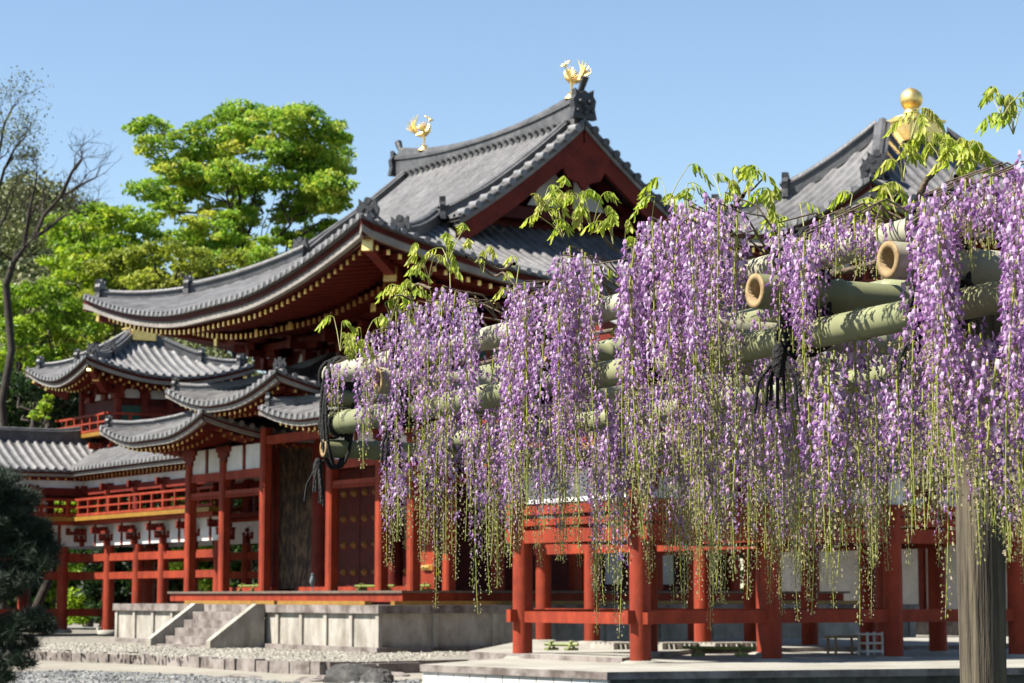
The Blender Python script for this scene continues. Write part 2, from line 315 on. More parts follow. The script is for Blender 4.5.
plat = [zp(607, 672, KZ), zp(420, 664.5, KZ), zp(515, 657.5, KZ), (30.5, 47.5), (46, 47.5), (46, 18), zp(1200, 664, KZ), zp(1024, 667.5, KZ)]
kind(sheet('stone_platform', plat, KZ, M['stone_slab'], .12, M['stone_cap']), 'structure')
ins = [np.array(p) for p in plat]; cen = np.mean(ins, 0); ins = [p + (cen - p) / np.linalg.norm(cen - p) * .10 for p in ins]
pw = thing('platform_wall', (*ins[0], 0), 'low platform wall, white boarded on the sunny side and stone painted dark as shade round the corner', 'wall')
def wallrun(a, b, z0, z1, th, m, nm, joint=0):
    a, b = np.array(a), np.array(b); d = (b - a) / np.linalg.norm(b - a); mb = MB(); L = np.linalg.norm(b - a); n = max(1, round(L / joint)) if joint else 1
    for k in range(n):
        p, q = a + d * (L * k / n + (.012 if joint else 0)), a + d * (L * (k + 1) / n - (.012 if joint else 0)); mb.beam((*p, (z0 + z1) / 2), (*q, (z0 + z1) / 2), th, z1 - z0)
    mb.build(nm, M[m], pw)
wallrun(ins[1], ins[0], -.3, KZ - .125, .1, 'white', 'white_plank_facing', .45); wallrun(ins[2], ins[1], -.3, KZ - .125, .1, 'white', 'white_plank_facing', .45)
wallrun(ins[0], ins[7], -.3, KZ - .125, .12, 'shade_stone', 'shaded_side'); wallrun(ins[7], ins[6], -.3, KZ - .125, .12, 'shade_stone', 'shaded_side')  # side turned from the sun, its shade put into the stone colour
mb = MB(); mb.add([(p[0], p[1], KZ - .125) for p in ins], [list(range(len(ins)))]); mb.build('fill_slab', M['stone_cap'], pw)
pond = [zp(-900, 715, 0), zp(300, 705, 0), zp(430, 700, 0), zp(607, 700, 0), zp(1300, 698, 0), zp(3000, 690, 0), (120, -160), (-200, -200), (-200, 120)]
kind(sheet('pond', pond, .004, M['water']), 'structure')
step = [zp(468, 650.5, .55), zp(620, 656.8, .55), (27.9, 35.9), (28.0, 38.9), (33.9, 38.9), (33.9, 47.2), (28.6, 47.2)]
kind(sheet('upper_stone_platform', [zp(468, 650.5, .55), zp(622, 656.8, .55), (28.6, 38.6), (45.8, 38.6), (45.8, 47.3), (29.8, 47.3)], .53, M['stone_slab'], .2, M['stone_cap']), 'structure')
def pebbles(name, poly, n, z, smin, smax, m):
    poly = np.array(poly); lo, hi = poly.min(0), poly.max(0); mb = MB()
    base = np.array([(1, 0, 0), (.3, .95, 0), (-.8, .6, 0), (-.8, -.6, 0), (.3, -.95, 0), (.5, .2, .7), (-.35, .45, .7), (-.3, -.5, .65)])
    fc3 = [[0, 1, 5], [1, 6, 5], [1, 2, 6], [2, 7, 6], [2, 3, 7], [3, 4, 7], [4, 5, 7], [4, 0, 5], [5, 6, 7]]
    VV, FF, TT = [], [], []; k = 0
    while k < n:
        p = lo + (hi - lo) * RNG.random(2); ins_ = False; j = len(poly) - 1
        for i in range(len(poly)):
            a, b = poly[i], poly[j]
            if (a[1] > p[1]) != (b[1] > p[1]) and p[0] < (b[0] - a[0]) * (p[1] - a[1]) / (b[1] - a[1]) + a[0]: ins_ = not ins_
            j = i
        if not ins_: continue
        s_ = RNG.uniform(smin, smax); th = RNG.uniform(0, 6.3); c, s2 = math.cos(th), math.sin(th)
        v = base * [s_, s_ * RNG.uniform(.6, 1), s_ * RNG.uniform(.4, .9)] * RNG.uniform(.8, 1.2, (8, 1)); v = np.stack([v[:, 0] * c - v[:, 1] * s2, v[:, 0] * s2 + v[:, 1] * c, v[:, 2]], -1) + [p[0], p[1], z]
        VV.append(v); FF.append(np.array(fc3) + 8 * k); k += 1
    mb.add(np.vstack(VV), np.vstack(FF)); return kind(mb.build(name, m), 'stuff')
pebbles('pebbles', [zp(-40, 676, .02), zp(60, 670.5, .02), zp(200, 676, .02), zp(320, 685, .02), zp(420, 680, .02), zp(420, 690, .02), zp(-40, 690, .02)], 3800, .015, .03, .085, M['pebble'])
pebbles('gravel', [zp(0, 650, TZ), zp(195, 656.5, TZ), zp(325, 662.8, TZ), zp(420, 660.5, TZ), zp(500, 650, TZ), zp(378, 648, TZ), zp(0, 642, TZ)], 5200, TZ - .01, .03, .075, M['pebble_pale'])
mb = MB()      # irregular kerb stones along the terrace edge
edge_px = [(6, 649), (115, 652.4), (195, 656), (275, 660.9), (326, 662.9), (420, 660.8)]
for (a, b) in zip(edge_px[:-1], edge_px[1:]):
    A_, B_ = np.array(zp(*a, TZ)), np.array(zp(*b, TZ)); L = np.linalg.norm(B_ - A_); d = (B_ - A_) / L; t = 0
    while t < L - .1:
        ln = min(RNG.uniform(.35, .9), L - t); p = A_ + d * (t + .02); q = A_ + d * (t + ln - .02); n_ = np.array([d[1], -d[0]]) * (1 if b[0] < 400 else 1)
        o_ = RNG.uniform(-.03, .05); zt = TZ + RNG.uniform(-.03, .03)
        p3, q3 = np.array([*(p + n_ * o_), zt - .15]), np.array([*(q + n_ * o_), zt - .15]); mb.beam(p3, q3, RNG.uniform(.2, .3), .3); t += ln
ed = mb.build('stone_edging', M['stone_cap']); kind(ed, 'structure')
# ---------------------------------------------------------------- stone podium of the main hall
PY0, PY1, PX0, PX1, PZ0, PZ1 = 49.3, 65.9, 27.1, 44.4, TZ, 1.40
pod = thing('stone_podium', (PX0, 57.5, PZ0), 'pale stone podium with panelled sides and steps under the red hall', 'podium')
mb = MB(); mb.box((PX0 + .06, PY0 + .06, PZ0), (PX1, PY1 - .06, PZ1 - .2)); mb.build('core_wall', M['stone'], pod)
mb = MB(); mb.box((PX0 - .05, PY0 - .05, PZ1 - .2), (PX1 + .05, PY1 + .05, PZ1)); mb.build('cap_slab', M['stone_cap'], pod)
mb = MB(); mb.box((PX0 - .12, PY0 - .12, PZ0 - .05), (PX1 + .05, PY1 + .12, PZ0 + .12)); mb.build('plinth', M['stone_cap'], pod)
for y in np.linspace(PY0 + .1, PY1 - .1, 13):
    if 55.3 < y < 59.8: continue
    mb = MB(); mb.box((PX0, y - .08, PZ0 + .12), (PX0 + .1, y + .08, PZ1 - .2)); mb.build('panel_post', M['stone'], pod)
for x in np.linspace(PX0 + 1.6, PX1 - .2, 10):
    mb = MB(); mb.box((x - .08, PY0, PZ0 + .12), (x + .08, PY0 + .1, PZ1 - .2)); mb.build('panel_post', M['stone'], pod)
SY0, SY1 = 55.75, 59.35
for k in range(5):
    z1 = PZ1 - .22 * (k + 1) + .02; x1 = PX0 - .08 - .27 * k
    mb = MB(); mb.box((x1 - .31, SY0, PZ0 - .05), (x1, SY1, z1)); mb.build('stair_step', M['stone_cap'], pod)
for y in (SY0 - .28, SY1 + .01):
    mb = MB(); a = [(PX0 - .06, y, PZ0), (PX0 - .06, y, PZ1 + .02), (PX0 - .3, y, PZ1 + .02), (PX0 - 1.62, y, PZ0 + .2), (PX0 - 1.62, y, PZ0)]
    mb.prism(a, (0, .27, 0)); mb.build('stair_side_slab', M['stone'], pod)
mb = MB(); mb.box((PX0 + .25, PY0 + 1.2, PZ1 + .002), (PX0 + .45, SY0 - .4, PZ1 + .10)); mb.box((PX0 + .25, SY0 - .2, PZ1 + .002), (PX0 + .45, SY1 + 2, PZ1 + .1))
mb.box((PX0 + .6, PY0 + .3, PZ1 + .002), (PX1 - 1, PY0 + .5, PZ1 + .10)); mb.build('yellow_edge_board', M['yellow'], pod)
# ---------------------------------------------------------------- main hall
hall = thing('temple_hall', (35.4, 57.2, 1.4), 'great vermilion temple hall with two-tier grey tiled roof and gable facing the camera', 'temple hall')
# veranda
VX, VY0, VY1, VZ = 28.2, 50.1, 64.3, 1.76
mb = MB(); mb.box((VX - .06, VY0 - .06, VZ - .06), (42.6, VY1 + .06, VZ)); mb.build('veranda_floor', M['floor_wood'], hall)
mb = MB(); mb.box((VX, VY0, VZ - .28), (VX + .2, VY1, VZ - .062)); mb.box((VX + .2, VY0, VZ - .28), (42.4, VY0 + .2, VZ - .062)); mb.build('veranda_beam', M['red'], hall)
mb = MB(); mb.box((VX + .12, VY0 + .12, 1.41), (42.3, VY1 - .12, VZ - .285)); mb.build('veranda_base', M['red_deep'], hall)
# veranda posts (chamfered square) with beams
PXP = 28.65; ys = [50.35, 52.0, 54.75, 58.8, 61.5, 63.9]
def sqpost(x, y, z0, z1, w_, par, m='red'):
    mb = MB(); h = w_ / 2; c = w_ * .16
    o = [(-h + c, -h), (h - c, -h), (h, -h + c), (h, h - c), (h - c, h), (-h + c, h), (-h, h - c), (-h, -h + c)]
    mb.prism([(x + a, y + b, z0) for a, b in o], (0, 0, z1 - z0)); return mb.build('veranda_post', M[m], par)
for k, y in enumerate(ys): sqpost(PXP, y, VZ, 6.35 if k in (2, 3) else 5.55, .29, hall)
for x in (29.75, 31.2, 33.6, 36.2, 38.8, 41.6): sqpost(x, VY0 + .35, VZ, 5.5, .29, hall)
for y in (52.5, 61.9): sqpost(30.2, y, VZ, 5.5, .26, hall, 'red_dark')
def rails(p, q, zs, par, wd=.14, nm='tie_beam', m='red'):
    for z, h in zs:
        mb = MB(); mb.beam((*p, z), (*q, z), wd, h); mb.build(nm, M[m], par)
for a, b in zip(ys[:-1], ys[1:]):
    c = abs(a - 54.75) < .1; zt = 6.0 if c else 5.12
    rails((PXP, a + .146), (PXP, b - .146), [(zt, .24)] + ([] if c else [(4.58, .2)]), hall)
    if not c:
        n = max(1, round((b - a) / .14)); mb = MB()
        for k in range(n): y = a + .2 + (b - a - .4) * (k + .5) / n; mb.box((PXP - .1, y - .03, 4.50), (PXP - .071, y + .03, 4.56))
        mb.build('rail_trim', M['red'], hall)
        mb = MB(); mb.box((PXP - .02, a + .147, 5.242), (PXP + .02, b - .147, 5.95)); mb.build('plaster_panel', M['white'], hall)
        mb = MB(); mb.box((PXP - .06, (a + b) / 2 - .07, 5.245), (PXP - .022, (a + b) / 2 + .07, 5.95)); mb.build('panel_strut', M['red_dark'], hall)
for y in ys:
    if y in (54.75, 58.8): continue
    mb = MB()
    for k in range(3): mb.box((PXP - .1, y - .2 - .13 * k, 5.5 + .16 * k), (PXP + .1, y + .2 + .13 * k, 5.5 + .16 * (k + 1)))
    mb.build('post_bracket', M['red_dark'], hall)
for x0, x1 in zip((28.8, 31.35, 33.75, 36.35, 38.95), (31.05, 33.45, 36.05, 38.65, 41.45)):
    rails((x0, VY0 + .35), (x1, VY0 + .35), [(5.12, .24), (4.58, .2)], hall)
    mb = MB(); mb.box((x0, VY0 + .33, 5.242), (x1, VY0 + .37, 5.95)); mb.build('plaster_panel', M['white'], hall)
# inner walls, doors
MX0, MX1, MY0, MY1 = 30.7, 40.2, 52.4, 62.1
mb = MB()
for a, b in (((MX0 + .2, MY0, 1.762), (MX1, MY0 + .15, 9.9)), ((MX0 + .2, MY1 - .15, 1.762), (MX1, MY1, 9.9)), ((MX1 - .15, MY0 + .15, 1.762), (MX1, MY1 - .15, 9.9)), ((MX0 + .05, MY0, 5.6), (MX0 + .2, MY1, 9.9)), ((MX0 + .3, MY0 + .15, 1.762), (MX0 + .4, MY1 - .15, 5.6))):
    mb.box(a, b)
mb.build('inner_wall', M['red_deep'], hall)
for y in (MY0, 55.05, 59.35, MY1): column(MX0, y, VZ, 8.3, .27, M['red_dark'], hall)
for x in (35.4, MX1): column(x, MY0, VZ, 8.3, .27, M['red_dark'], hall)
def door(y0, y1, z0, z1, x=MX0 + .12, m='red_deep', studs=True):
    mb = MB(); mb.box((x, y0, z0), (x + .12, y1, z1)); d = mb.build('door_leaf', M[m], hall)
    if studs:
        n = max(2, round((y1 - y0) / .58))
        for i in range(n):
            for z in (2.30, 3.06, 3.80, 4.52):
                c = np.array([x, y0 + (y1 - y0) * (i + .5) / n, z]); mb = MB(); mb.tube([c, c - [.07, 0, 0], c - [.13, 0, 0]], [.11, .085, .02], 10); mb.build('door_stud', M['stud'], d)
door(55.35, 57.18, 1.84, 5.2); door(57.22, 59.05, 1.84, 5.2)
door(52.7, 54.75, 1.84, 4.9)
mb = MB(); mb.box((MX0 - .1, 59.15, 1.84), (MX0 + .02, 61.95, 6.3)); o = mb.build('weathered_door_leaf', M['brown'], hall); o['label'] = 'weathered brown door leaf with flaking surface'
mb = MB(); mb.box((29.55, 50.85, 1.80), (29.63, 51.78, 4.4)); dl = mb.build('open_door_leaf', M['red'], hall)
mb = MB(); mb.box((29.52, 50.9, 2.28), (29.548, 51.45, 2.42)); mb.tube([(29.5, 51.0, 2.35), (29.5, 51.36, 2.35)], .06, 8); mb.build('gilt_door_fitting', M['gold'], dl)
mb = MB(); mb.box((VX + .75, 59.0, VZ + .002), (VX + .95, 62.0, VZ + .12)); mb.box((VX + 1.3, 54.9, VZ + .002), (VX + 1.5, 58.6, VZ + .12)); mb.box((VX + 1.3, 52.2, VZ + .002), (VX + 1.5, 54.5, VZ + .12)); mb.build('door_sill', M['red'], hall)
for a, b in ((35.85, 36.4), (37.7, 38.15), (38.7, 38.95)):
    mb = MB(); mb.box((a, MY0 - .05, 1.95), (b, MY0 - .003, 4.6)); mb.build('side_plaster_panel', M['white'], hall)
for x in (33.1, 37.3): column(x, MY0 - .02, VZ, 6.0, .2, M['red_dark'], hall)
# main irimoya roof
R0 = Roof(35.4, 57.9, 9.1, 9.05, 9.62, lambda s: .26 * s + .035 * s * s, 1.25, 7.5, 5.0)
GH, HG, VS = 5.3, 4.0, 5.05      # verge, hip/gable junction, lower end of the verge
RY = 57.9
mb = MB()
for f in 'WE':
    R0.tiles(mb, f, -9.05, -HG - .02, lambda t: 9.05 - abs(t)); R0.tiles(mb, f, HG + .02, 9.05, lambda t: 9.05 - abs(t)); R0.tiles(mb, f, -HG, HG, lambda t: 9.1, ns=22)
    for a_, b_ in ((-GH, -HG - .002), (HG + .002, GH)): R0.tiles(mb, f, a_, b_, lambda t: 9.1, ns=12, smin=VS)
for f in 'SN': R0.tiles(mb, f, -9.1, 9.1, lambda t: min(9.1 - abs(t), 9.05 - HG + .3), ns=14)
roof = mb.build('tiled_roof', M['tile'], hall)
RAFT = {}
def eaves(R, par, faces, t_rng=None, thick=1.0, tiers=2, over=5.2, pitch=.33, disc_r=.085):
    if par.name not in RAFT: RAFT[par.name] = [100, MB(), par]
    B = RAFT[par.name]
    for f in faces:
        h = R.F[f][3]; a, b = (t_rng or {}).get(f, (-h, h)); k = thick; sl = .16
        mb = MB(); R.discs(mb, f, a + .1, b - .1, pitch, disc_r, 1)
        R.sweep(mb, f, a, b, [(-.02, -.005), (-.02, -.085), (.16, -.10), (.16, -.005)]); mb.build('eave_tile_edging', [M['tile_dark'], M['tile_cap']], par)
        mb = MB(); R.sweep(mb, f, a, b, [(.12 * k, -.09 * k), (.12 * k, -.23 * k), (.3 * k, -.23 * k), (.3 * k, -.09 * k)]); mb.build('eave_board', M['red_deep'], par)  # deep red stands in for the shadow under the tile edge
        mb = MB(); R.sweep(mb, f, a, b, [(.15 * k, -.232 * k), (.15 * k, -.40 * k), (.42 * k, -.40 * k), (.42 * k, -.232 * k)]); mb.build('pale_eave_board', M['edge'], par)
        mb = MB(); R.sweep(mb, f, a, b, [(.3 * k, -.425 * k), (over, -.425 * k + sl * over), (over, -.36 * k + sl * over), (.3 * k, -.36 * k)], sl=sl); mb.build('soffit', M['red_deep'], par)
        for tier in range(tiers):
            s0, s1, dz, w_, h_ = ((.50 * k, .45 * over, -.52 * k, .12 * k, .15 * k), (.44 * over, over, -.52 * k - .02, .13 * k, .17 * k))[tier]
            o, td, sdv, hh = R.F[f]; sd3 = np.array([sdv[0], sdv[1], 0.])
            for q in range(math.ceil(a / pitch - .5), math.floor(b / pitch - .5) + 1):
                t = (q + .5) * pitch; e = h - abs(t)
                if e < s0 + .15: continue
                p0 = R.pt(f, t, 0.0); A_ = p0 + sd3 * s0 + [0, 0, dz]; c = p0 + sd3 * min(s1, e) + [0, 0, dz + .15 * (min(s1, e) - s0)]
                one = B[0] > 0 and tier == 0; mb = MB() if one else B[1]
                mb.beam(A_, c, w_, h_, 0); mb.beam(A_ - sd3 * .03, A_ + sd3 * .02, w_ * .8, h_ * .85, 1)
                if one: mb.build('rafter', [M['red_dark'], M['gold']], par); B[0] -= 1
def flush_rafters():
    for n_, mb, par in RAFT.values():
        if mb.n: kind(mb.build('rafters', [M['red_dark'], M['gold']], par), 'stuff')
eaves(R0, hall, 'WS'); eaves(R0, hall, 'NE', tiers=0)
def corner_beam(R, par, sx, sy, over, k=1.0):   # diagonal hip beam with gilt cap; sx,sy = which corner
    c = np.array([R.cx + sx * R.hx, R.cy + sy * R.hy]); d = np.array([-sx, -sy]) / math.sqrt(2); z = R.z0 + R.L
    mb, cp = MB(), MB()
    for s0, s1, dz, wd in ((.55 * k, .5 * over * 1.2, -.62 * k, .26 * k), (.5 * over * 1.0, over * .95, -.95 * k, .32 * k)):
        mb, cp = MB(), MB()
        a = np.array([*(c + d * s0), z + dz - .06 * s0]); b = np.array([*(c + d * s1), z + dz - .02 * s1 - .4]); mb.beam(a, b, wd, wd * 1.2)
        u = (b - a) / np.linalg.norm(b - a); cp.beam(a - u * .04, a + u * .05, wd * 1.08, wd * 1.3)
        mb.build('corner_beam', M['red_dark'], par); cp.build('corner_beam_cap', M['gold'], par)
for sx, sy in ((-1, -1), (-1, 1), (1, -1)): corner_beam(R0, hall, sx, sy, 5.2)
# ridges
mb = MB(); yy = np.linspace(RY - GH + .25, RY + GH - .1, 30); q = (yy - RY) / GH
P = np.stack([np.full(30, 35.4), yy, np.full(30, 14.78)], -1); ridge(mb, P, .42, .58 + .5 * np.abs(q) ** 2.2)
for k in range(2):
    for y in np.arange(RY - GH + .5, RY + GH - .3, .33):
        x = 35.4 + (.25 if k else -.25); mb.tube([(x, y, 14.90), (x + (.1 if k else -.1), y, 14.88)], .065, 6)
mr = mb.build('main_ridge', M['tile_dark'], hall)
mb = MB(); oni(mb, (35.4, RY - GH + .22, 15.0), (0, -1), .74, True); mb.build('ridge_end_ornament', M['oni'], hall)
mb = MB(); oni(mb, (35.4, RY + GH - .08, 15.0), (0, 1), .7, True); mb.build('ridge_end_ornament', M['oni'], hall)
def hip_ridges(R, par, g, s_top, corners, w_=.30, h_=.42, size=.55, desc=True, split=2.5):
    for f, sg in corners:
        hy = R.hy if f in 'WE' else R.hx
        for s0, s1, hh in ((.45, split, h_ * .72), (split, s_top, h_)):
            S = np.linspace(s0, s1, 9); P = R.pt(f, sg * (hy - S), S); mb = MB(); ridge(mb, P, w_, hh); mb.build('hip_ridge', M['tile_dark'], par)
            d = P[0] - P[1]; mb = MB(); oni(mb, P[0] + [0, 0, 0], d[:2], size); mb.build('hip_ornament', M['oni'], par)
        if desc:
            S = np.linspace(R.hx - .25, s_top + .1, 14); T = np.full(14, g - .62); T[-3:] = [g - .7, g - .85, g - 1.0]
            P = R.pt(f, sg * T, S); mb = MB(); ridge(mb, P, w_, h_ * .8); mb.build('descending_ridge', M['tile_dark'], par)
            mb = MB(); oni(mb, P[-1], (P[-1] - P[-2])[:2], size); mb.build('hip_ornament', M['oni'], par)
hip_ridges(R0, hall, GH, VS, [('W', -1), ('W', 1), ('E', -1), ('E', 1)])
# verge tiles, bargeboards, gable wall
for sg in (-1, 1):
    yv = RY + sg * GH
    for f, fx in (('W', 1), ('E', -1)):
        mb = MB(); S = np.arange(VS + .15, 8.9, .36)
        for s in S:
            p = R0.pt(f, sg * (GH - .28), s, .03); q_ = p + [0, sg * .38, -.03]; mb.tube([p, q_], .115, 8)
        vt = mb
        S = np.linspace(VS - .05, 9.08, 16); P = R0.pt(f, sg * GH, S)
        def ribbon(dz0, dz1, y0, y1):
            G_ = np.array([P + [0, y0, dz0], P + [0, y0, dz1], P + [0, y1, dz1], P + [0, y1, dz0], P + [0, y0, dz0]]); b = MB(); b.grid(G_, 0, False); return b
        rb = ribbon(-.01, -.10, sg * .02, -sg * .5); vt.v += rb.v; vt.tone += rb.tone; vt.f += [(f_ + vt.n, 1, q2) for f_, q1, q2 in rb.f]; vt.n += rb.n
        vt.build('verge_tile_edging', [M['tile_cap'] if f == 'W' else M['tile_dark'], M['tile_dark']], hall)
        ribbon(-.11, -.24, -sg * .01, -sg * .28).build('pale_verge_board', M['edge'], hall)
        ribbon(-.25, -.80, -sg * .06, -sg * .20).build('bargeboard', M['red_dark'], hall)
    S = np.linspace(4.6, 9.1, 14); Lp = R0.pt('W', sg * (HG - .1), S, -.3); Rp = R0.pt('E', sg * (HG - .1), S, -.3)[::-1]
    mb = MB(); mb.prism(np.vstack([Lp, Rp]), (0, -sg * .1, 0)); mb.build('gable_wall', M['red_deep'], hall)
    mb = MB(); mb.prism([(35.4 + a, yv - sg * .05, z) for a, z in ((-.75, 13.55), (-.3, 13.9), (0, 14.25), (.3, 13.9), (.75, 13.55), (.55, 13.2), (.2, 13.1), (0, 12.85), (-.2, 13.1), (-.55, 13.2))], (0, -sg * .1, 0)); mb.build('gable_pendant', M['red_dark'], hall)
    mb = MB(); yg = yv - sg * 1.0
    mb.beam((32.5, yg, 12.25), (38.3, yg, 12.25), .3, .35); mb.beam((35.4, yg, 12.4), (35.4, yg, 14.2), .35, .3, up=(1, 0, 0)); mb.beam((33.2, yg + sg * .02, 12.4), (35.2, yg + sg * .02, 14.1), .28, .3); mb.beam((37.6, yg + sg * .02, 12.4), (35.6, yg + sg * .02, 14.1), .28, .3)
    mb.build('gable_truss', M['red_deep'], hall)
    mb = MB(); mb.prism([(34.1, yg - .03, 12.5), (35.18, yg - .03, 12.5), (35.18, yg - .03, 13.3), (34.9, yg - .03, 13.6)], (0, -sg * .05, 0)); mb.prism([(35.62, yg - .03, 12.5), (36.7, yg - .03, 12.5), (35.9, yg - .03, 13.6), (35.62, yg - .03, 13.3)], (0, -sg * .05, 0))
    mb.build('gable_plaster', M['white'], hall)
# brackets under the main eave
for y in (MY0, 55.05, 57.2, 59.35, MY1):
    mb = MB(); bracket(mb, MX0, y, 8.1, (-1, 0), 3, 1.0); mb.build('bracket_complex', M['red_dark'], hall)
    for k in range(3):
        mb = MB(); mb.box((MX0 - 2.15 - .25 * k, y - .09, 9.0 + .25 * k), (MX0 - 2.1 - .25 * k, y + .09, 9.22 + .25 * k))
        if k == 0: mb.build('bracket_tail_cap', M['gold'], hall)
for x in (33.9, 37.1, MX1):
    mb = MB(); bracket(mb, x, MY0, 8.1, (0, -1), 3, 1.0); mb.build('bracket_complex', M['red_dark'], hall)
mb = MB(); bracket(mb, MX0, MY0, 8.1, (-.707, -.707), 3, 1.3); mb.build('bracket_complex', M['red_dark'], hall)
mb = MB(); bracket(mb, MX0, MY1, 8.1, (-.707, .707), 3, 1.3); mb.build('bracket_complex', M['red_dark'], hall)
for off in (.55, 1.1, 1.6):
    mb = MB(); z = 9.0 + .25 * (off - .55) / .5
    mb.beam((MX0 - off, MY0 - off - .6, z), (MX0 - off, MY1 + off + .6, z), .16, .2); mb.beam((MX0 - off, MY0 - off, z - .002), (MX1, MY0 - off, z - .002), .16, .2); mb.build('bracket_purlin', M['red_dark'], hall)
for y in (53.7, 56.1, 58.3, 60.7):
    mb = MB(); mb.prism([(MX0 + .03, y + a, z) for a, z in ((-.5, 8.15), (.5, 8.15), (.3, 8.5), (.12, 8.75), (-.12, 8.75), (-.3, 8.5))], (.06, 0, 0)); mb.build('plaster_panel', M['white'], hall)
for x in (32.4, 35.4, 38.5):
    mb = MB(); mb.prism([(x + a, MY0 - .02, z) for a, z in ((-.5, 8.15), (.5, 8.15), (.3, 8.5), (.12, 8.75), (-.12, 8.75), (-.3, 8.5))], (0, -.04, 0)); mb.build('plaster_panel', M['white'], hall)
# upper balcony
mb = MB(); railing(mb, (29.95, 48.9), (29.95, 54.5), 7.45, .62); b_ = mb.build('balcony_railing', M['red_dark'], hall)
mb = MB(); mb.box((30.25, 49.0, 7.42), (30.29, 54.4, 7.98)); mb.build('balcony_panel', M['green'], hall)
mb = MB(); mb.box((29.85, 48.8, 7.3), (30.6, 54.6, 7.42)); mb.build('balcony_floor', M['edge'], hall)
# skirt roofs (mokoshi)
pr = lambda s: .31 * s + .018 * s * s
def pent(par, y0, y1, z0, x0, depth, L, c, sides, ends):
    cy, hy = (y0 + y1) / 2, (y1 - y0) / 2
    R = Roof(x0 + depth, cy, depth, hy, z0, pr, L, c, 2.2); mb = MB()
    R.tiles(mb, 'W', -hy, hy, lambda t: min(depth, hy - abs(t)), ns=9)
    for f in sides: R.tiles(mb, f, -depth, 0, lambda t: depth - abs(t), ns=8)
    mb.build('skirt_roof', M['tile'], par)
    eaves(R, par, 'W', tiers=2, over=1.75, thick=.62)
    if sides: eaves(R, par, sides, {f: (-depth, 0) for f in sides}, tiers=2, over=1.75, thick=.62)
    for sg in ends:
        S = np.linspace(.25, min(depth, hy) - .1, 8); P = R.pt('W', sg * (hy - S), S); mb = MB(); ridge(mb, P, .22, .26); mb.build('hip_ridge', M['tile_dark'], par)
        mb = MB(); oni(mb, P[0], (P[0] - P[1])[:2], .36, False); mb.build('hip_ornament', M['oni'], par)
    return R
pent(hall, 54.55, 61.8, 6.98, 26.85, 3.85, .62, 3.2, 'SN', (-1, 1))
pent(hall, 59.2, 66.8, 6.28, 26.85, 3.85, .55, 2.8, 'SN', (-1, 1))
pent(hall, 47.8, 55.6, 6.24, 26.85, 3.85, .45, 2.6, 'N', (-1, 1))
RS = Roof(35.4, 57.2, 8.55, 9.4, 6.24, pr, .45, 2.6, 2.2)
mb = MB(); RS.tiles(mb, 'S', -8.55, 8.55, lambda t: min(3.85, 8.55 - abs(t)), ns=9); mb.build('skirt_roof', M['tile'], hall)
eaves(RS, hall, 'S', tiers=2, over=1.75, thick=.62)
mb = MB(); mb.box((30.62, 49.2, 6.0), (30.68, 66.5, 7.4)); mb.build('skirt_wall', M['red_deep'], hall)
# ---------------------------------------------------------------- golden phoenixes
def phoenix(loc, face, label, roll=0):
    t = thing('phoenix_statue', loc, label, 'statue', 'gilded phoenixes on the main ridge'); L = np.array(loc, float); d = np.array([face[0], face[1], 0.]); d /= np.linalg.norm(d); s = np.array([-d[1], d[0], 0]); z = np.array([0, 0, 1.])
    g = lambda a, b, c: L + d * a + s * b + z * c
    mb = MB(); mb.lathe(L, [(.20, 0), (.20, .05), (.13, .08), (.10, .14), (.12, .17)], 12); mb.build('pedestal', M['gold'], t)
    mb = MB(); mb.tube([g(-.26, 0, .52), g(-.14, 0, .52), g(.02, 0, .56), g(.14, 0, .66), g(.17, 0, .78), g(.15, 0, .90), g(.17, 0, .98), g(.22, 0, 1.0), g(.30, 0, .97)], [.03, .08, .105, .08, .045, .034, .05, .045, .01], 10)
    mb.tube([g(.12, 0, 1.02), g(.06, 0, 1.1), g(.0, 0, 1.12)], [.02, .03, .005], 6); mb.tube([g(.16, 0, 1.03), g(.13, 0, 1.13)], [.02, .005], 6)
    for q in (-.06, .06): mb.tube([g(-.02, q, .5), g(.0, q, .34), g(-.02, q, .16)], [.05, .022, .02], 6); mb.tube([g(-.02, q, .17), g(.1, q, .165)], [.02, .01], 6)
    mb.build('body', M['gold'], t)
    for q in (-1, 1):
        mb = MB()
        for k in range(5):
            a = math.radians(76 + 15 * k); mb.tube([g(.02, q * .12, .56), g(.02 + .2 * math.cos(a), q * (.17 + .01 * k), .58 + .17 * math.sin(a)), g(.02 + .34 * math.cos(a), q * (.20 - .02 * k), .58 + .36 * math.sin(a) - .02 * k)], [.025, .034, .008], 6)
        mb.build('wing', M['gold'], t)
    mb = MB()
    for k in range(6):
        a = math.radians(86 + 13 * k); r = .60 - .04 * k; q = .05 * (k % 3 - 1)
        mb.tube([g(-.2, 0, .54), g(-.26 + .3 * r * math.cos(a) - .05, q * .6, .56 + .5 * r * math.sin(a)), g(-.24 + r * math.cos(a), q, .56 + r * math.sin(a))], [.03, .036, .010], 6)
    mb.build('tail', M['gold'], t)
phoenix((35.4, 53.3, 15.60), (-.75, .66), 'gilded phoenix statue on the near ridge end beside the dark horned ornament')
phoenix((35.4, 61.65, 15.50), (.75, -.66), 'gilded phoenix statue on the far ridge end, lower in the sky than its twin')
